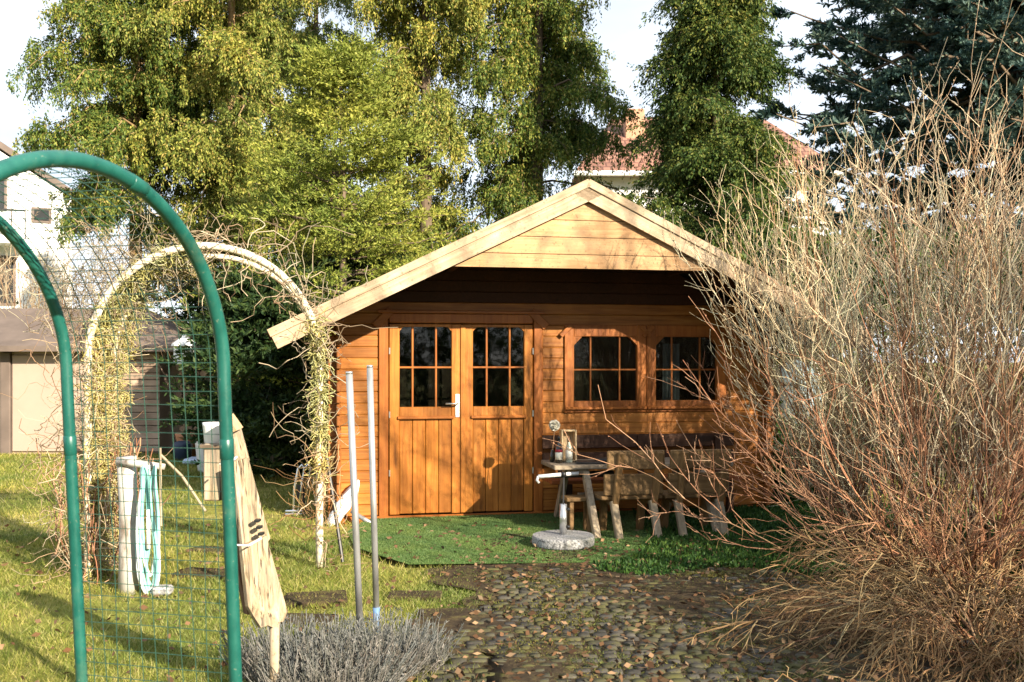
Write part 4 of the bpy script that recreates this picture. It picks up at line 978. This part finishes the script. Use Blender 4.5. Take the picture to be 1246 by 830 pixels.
for x in (-3, -1.2, .8, 2.6):
    fr_ = MB().bevbox(x - .55, x + .55, .44, .497, 4.6, 6.0, .01).build('window', M['white_plastic'], hc); MB().box(x - .47, x + .47, .42, .438, 4.68, 5.92).build('pane', M['dark_glass'], fr_)

# ------------------------------------------------------------ hedges and broad-leaved background
def hedge(name, label, base, size, n, m, cat='hedge', leaf=(.06, .12)):
    root = empty(name, base, 0, label, cat); sx, sy, sz = size
    st = int(20); A = np.stack([rng.uniform(-sx * .8, sx * .8, st), rng.uniform(-sy * .5, sy * .5, st), np.zeros(st)], 1)
    q = np.linspace(0, 1, 5)[None, :, None]; D = np.stack([rng.normal(0, .15, st), rng.normal(0, .15, st), np.full(st, sz * .9)], 1)
    B = A[:, None] + D[:, None] * q + rng.normal(0, .04, (st, 5, 3)) * q; V, F = tubes_np(B, np.full((st, 5), .02) * (1 - .7 * q[0, :, 0]), 5); np_mesh('stems', V, F, M['bark'], root)
    c = rng.uniform(-1, 1, (n // 28, 3)); c = np.sign(c) * np.abs(c) ** .6; c[:, 2] = (c[:, 2] + 1) / 2
    C = c * np.array([sx, sy, sz]); P_ = np.repeat(C, 28, 0) + rng.normal(0, .13, (len(C) * 28, 3)); P_[:, 2] = np.maximum(P_[:, 2], .02)
    V, F = leaves_np(P_, rng.normal(0, 1, P_.shape) + np.array([0, -.3, .4]), rng.uniform(leaf[0], leaf[1], len(P_)), rng.uniform(leaf[0] * .5, leaf[1] * .55, len(P_))); np_mesh('foliage', V, F, m, root)
    return root
hedge('evergreen_hedge', 'dark evergreen hedge seen through the bare twigs at right', (6.4, 13.6, 0), (2.9, .7, 3.1), 52000, M['f_hedge'])
hedge('evergreen_hedge', 'low dark hedge bank below the white house', (-11.8, 21.5, 0), (4.2, .7, 2.5), 16000, M['f_hedge'])
hedge('evergreen_hedge', 'long dark hedge closing the garden behind the trees', (-2.0, 22.5, 0), (6.5, .7, 2.3), 26000, M['f_hedge'])
shrub('bare_shrub', 'leafless brown shrub above the shed roof at far left', (-9.3, 19.2, 0), 40, 3.0, (.05, .6), .7, M['dry_vine'], 12, 5, (.4, 1.0), (.1, .4), r0=.02, buds=0)
hedge('evergreen_shrub', 'small green leafy shrub behind the right cabin corner', (3.1, 10.4, 0), (.42, .3, .75), 1800, M['herb'], 'shrub', (.05, .1))

# ------------------------------------------------------------ evergreens added out of view to throw shade and cut sky light
hedge('evergreen_shrub', 'unseen dense evergreen shrub added to shade the right cabin wall', (5.4, 6.5, 0), (.95, .9, 2.8), 12000, M['f_hedge'], 'shrub')  # out of view, added to darken the wall right of the windows
hedge('evergreen_hedge', 'unseen tall hedge right of the garden path, added for its low shade', (7.3, 1.0, 0), (2.4, .6, 2.7), 14000, M['f_hedge'])  # out of view, height set to shade the cobbles and shrub feet
hedge('evergreen_hedge', 'unseen high dark evergreens added behind the viewer to cut sky light', (-2.5, -7.5, 0), (9.5, .9, 6.0), 30000, M['f_dark'], leaf=(.14, .26))  # out of view, added to block sky fill and darken pane reflections

# ------------------------------------------------------------ grass, litter, low plants
def scatter(n, x0, x1, y0, y1, keep=None, bias=1.0):
    u = rng.uniform(0, 1, n); y = y0 + (y1 - y0) * u ** bias; x = rng.uniform(x0, x1, n); P = np.stack([x, y, np.zeros(n)], 1)
    P = P[np.abs(P[:, 0]) < P[:, 1] * .56 + .3]
    if keep is not None: P = P[keep(P)]
    return P
def keep_lawn(P):
    x, y = P[:, 0], P[:, 1]
    pat = np.sin(x * 2.7 + 1.3 * np.sin(y * 1.9)) + np.sin(y * 3.3 + x) + rng.normal(0, .8, len(P))
    m_ = (x < -.30 + .18 * np.sin(y * 4.3)) & ~inpoly(P, tp) & (pat > -1.3)
    cabin_in = (y > 9.3) & (x > -1.75) & (y < 14)
    return m_ & ~cabin_in
P = np.concatenate([scatter(170000, -5, 0, 3.2, 8.5, keep_lawn, 1.2), scatter(90000, -10, 0, 8, 16.2, keep_lawn)])
far = np.clip(P[:, 1] / 7, .8, 2)
V, F = blades_np(P, rng.uniform(.018, .05, len(P)) * (.7 + .3 * far), rng.uniform(.004, .008, len(P)) * far, .7)
tag(np_mesh('grass', V, F, M['grass']), 'patchy yellow green winter lawn grass on the left', 'grass', kind='stuff')
def keep_r(P): return ((P[:, 1] > 7.0 + .15 * np.sin(P[:, 0] * 5)) & (P[:, 0] > .6) & ~inpoly(P, tp) & (P[:, 1] < 9.6 + P[:, 0] * .19)) 
P = scatter(60000, .5, 4.5, 6.8, 10.5, keep_r); V, F = leaves_np(P + np.array([0, 0, .02]), rng.normal(0, .6, P.shape) + np.array([0, 0, .7]), rng.uniform(.025, .06, len(P)), rng.uniform(.012, .025, len(P)))
tag(np_mesh('ground_cover', V, F, M['herb']), 'low green ground cover around the bench legs', 'ground cover', kind='stuff')
P = np.concatenate([scatter(5600, -.5, 5.5, 3.6, 8.2, lambda P: P[:, 0] > -.25), scatter(900, -5, -.2, 3.4, 9, None), scatter(160, -1, 1.2, 7.3, 9.2, None)]); P[:, 2] = .036
V, F = leaves_np(P, rng.normal(0, 1, P.shape) * np.array([1, 1, .22]), rng.uniform(.025, .06, len(P)), rng.uniform(.015, .035, len(P)))
tag(np_mesh('leaf_litter', V, F, M['leaf_dry']), 'scattered brown dead leaves on the path and soil', 'leaf litter', kind='stuff')
P = scatter(130000, -.4, 3.6, 3.8, 7.3, lambda P: (np.sin(P[:, 0] * 6.1) + np.sin(P[:, 1] * 7.7 + P[:, 0] * 3) + rng.normal(0, .8, len(P))) > .3); P[:, 2] = .022
V, F = blades_np(P, rng.uniform(.004, .014, len(P)), rng.uniform(.006, .012, len(P)), .9)
tag(np_mesh('moss', V, F, M['moss']), 'moss and small weeds growing between the cobbles', 'moss', kind='stuff')
# grey lavender clumps
for i, (x, y, n_, lb) in enumerate(((-1.02, 4.75, 900, 'grey lavender clump beside the nest box pole'), (-.72, 4.72, 1000, 'grey lavender clump in front of the two metal poles'), (-.60, 4.84, 600, 'grey lavender clump nearest the cobbled path'), (-.80, 4.38, 900, 'grey lavender clump cut by the bottom picture edge'))):
    lv = empty('lavender', (x, y, 0), 0, lb, 'plant', 'grey lavender clumps at the front')
    a = rng.uniform(0, 2 * np.pi, n_); rr = .25 * np.sqrt(rng.uniform(0, 1, n_)); A = np.stack([np.cos(a) * rr, np.sin(a) * rr, np.zeros(n_)], 1)
    D = unit(np.stack([np.cos(a) * rr * 2.2, np.sin(a) * rr * 2.2, np.full(n_, 1.)], 1) + rng.normal(0, .22, (n_, 3))); ln = rng.uniform(.07, .27, n_); q = np.linspace(0, 1, 4)[None, :, None]
    Pp = A[:, None] + D[:, None] * ln[:, None, None] * q + rng.normal(0, .012, (n_, 4, 3)) * q
    V, F = tubes_np(Pp, np.full((n_, 4), .0018), 3); np_mesh('stalks', V, F, M['lavender'], lv)
    P_, T_ = sample(Pp, 7); V, F = leaves_np(P_, unit(T_ + rng.normal(0, .6, P_.shape)), rng.uniform(.012, .03, len(P_)), .004); np_mesh('leaves', V, F, M['lavender'], lv)
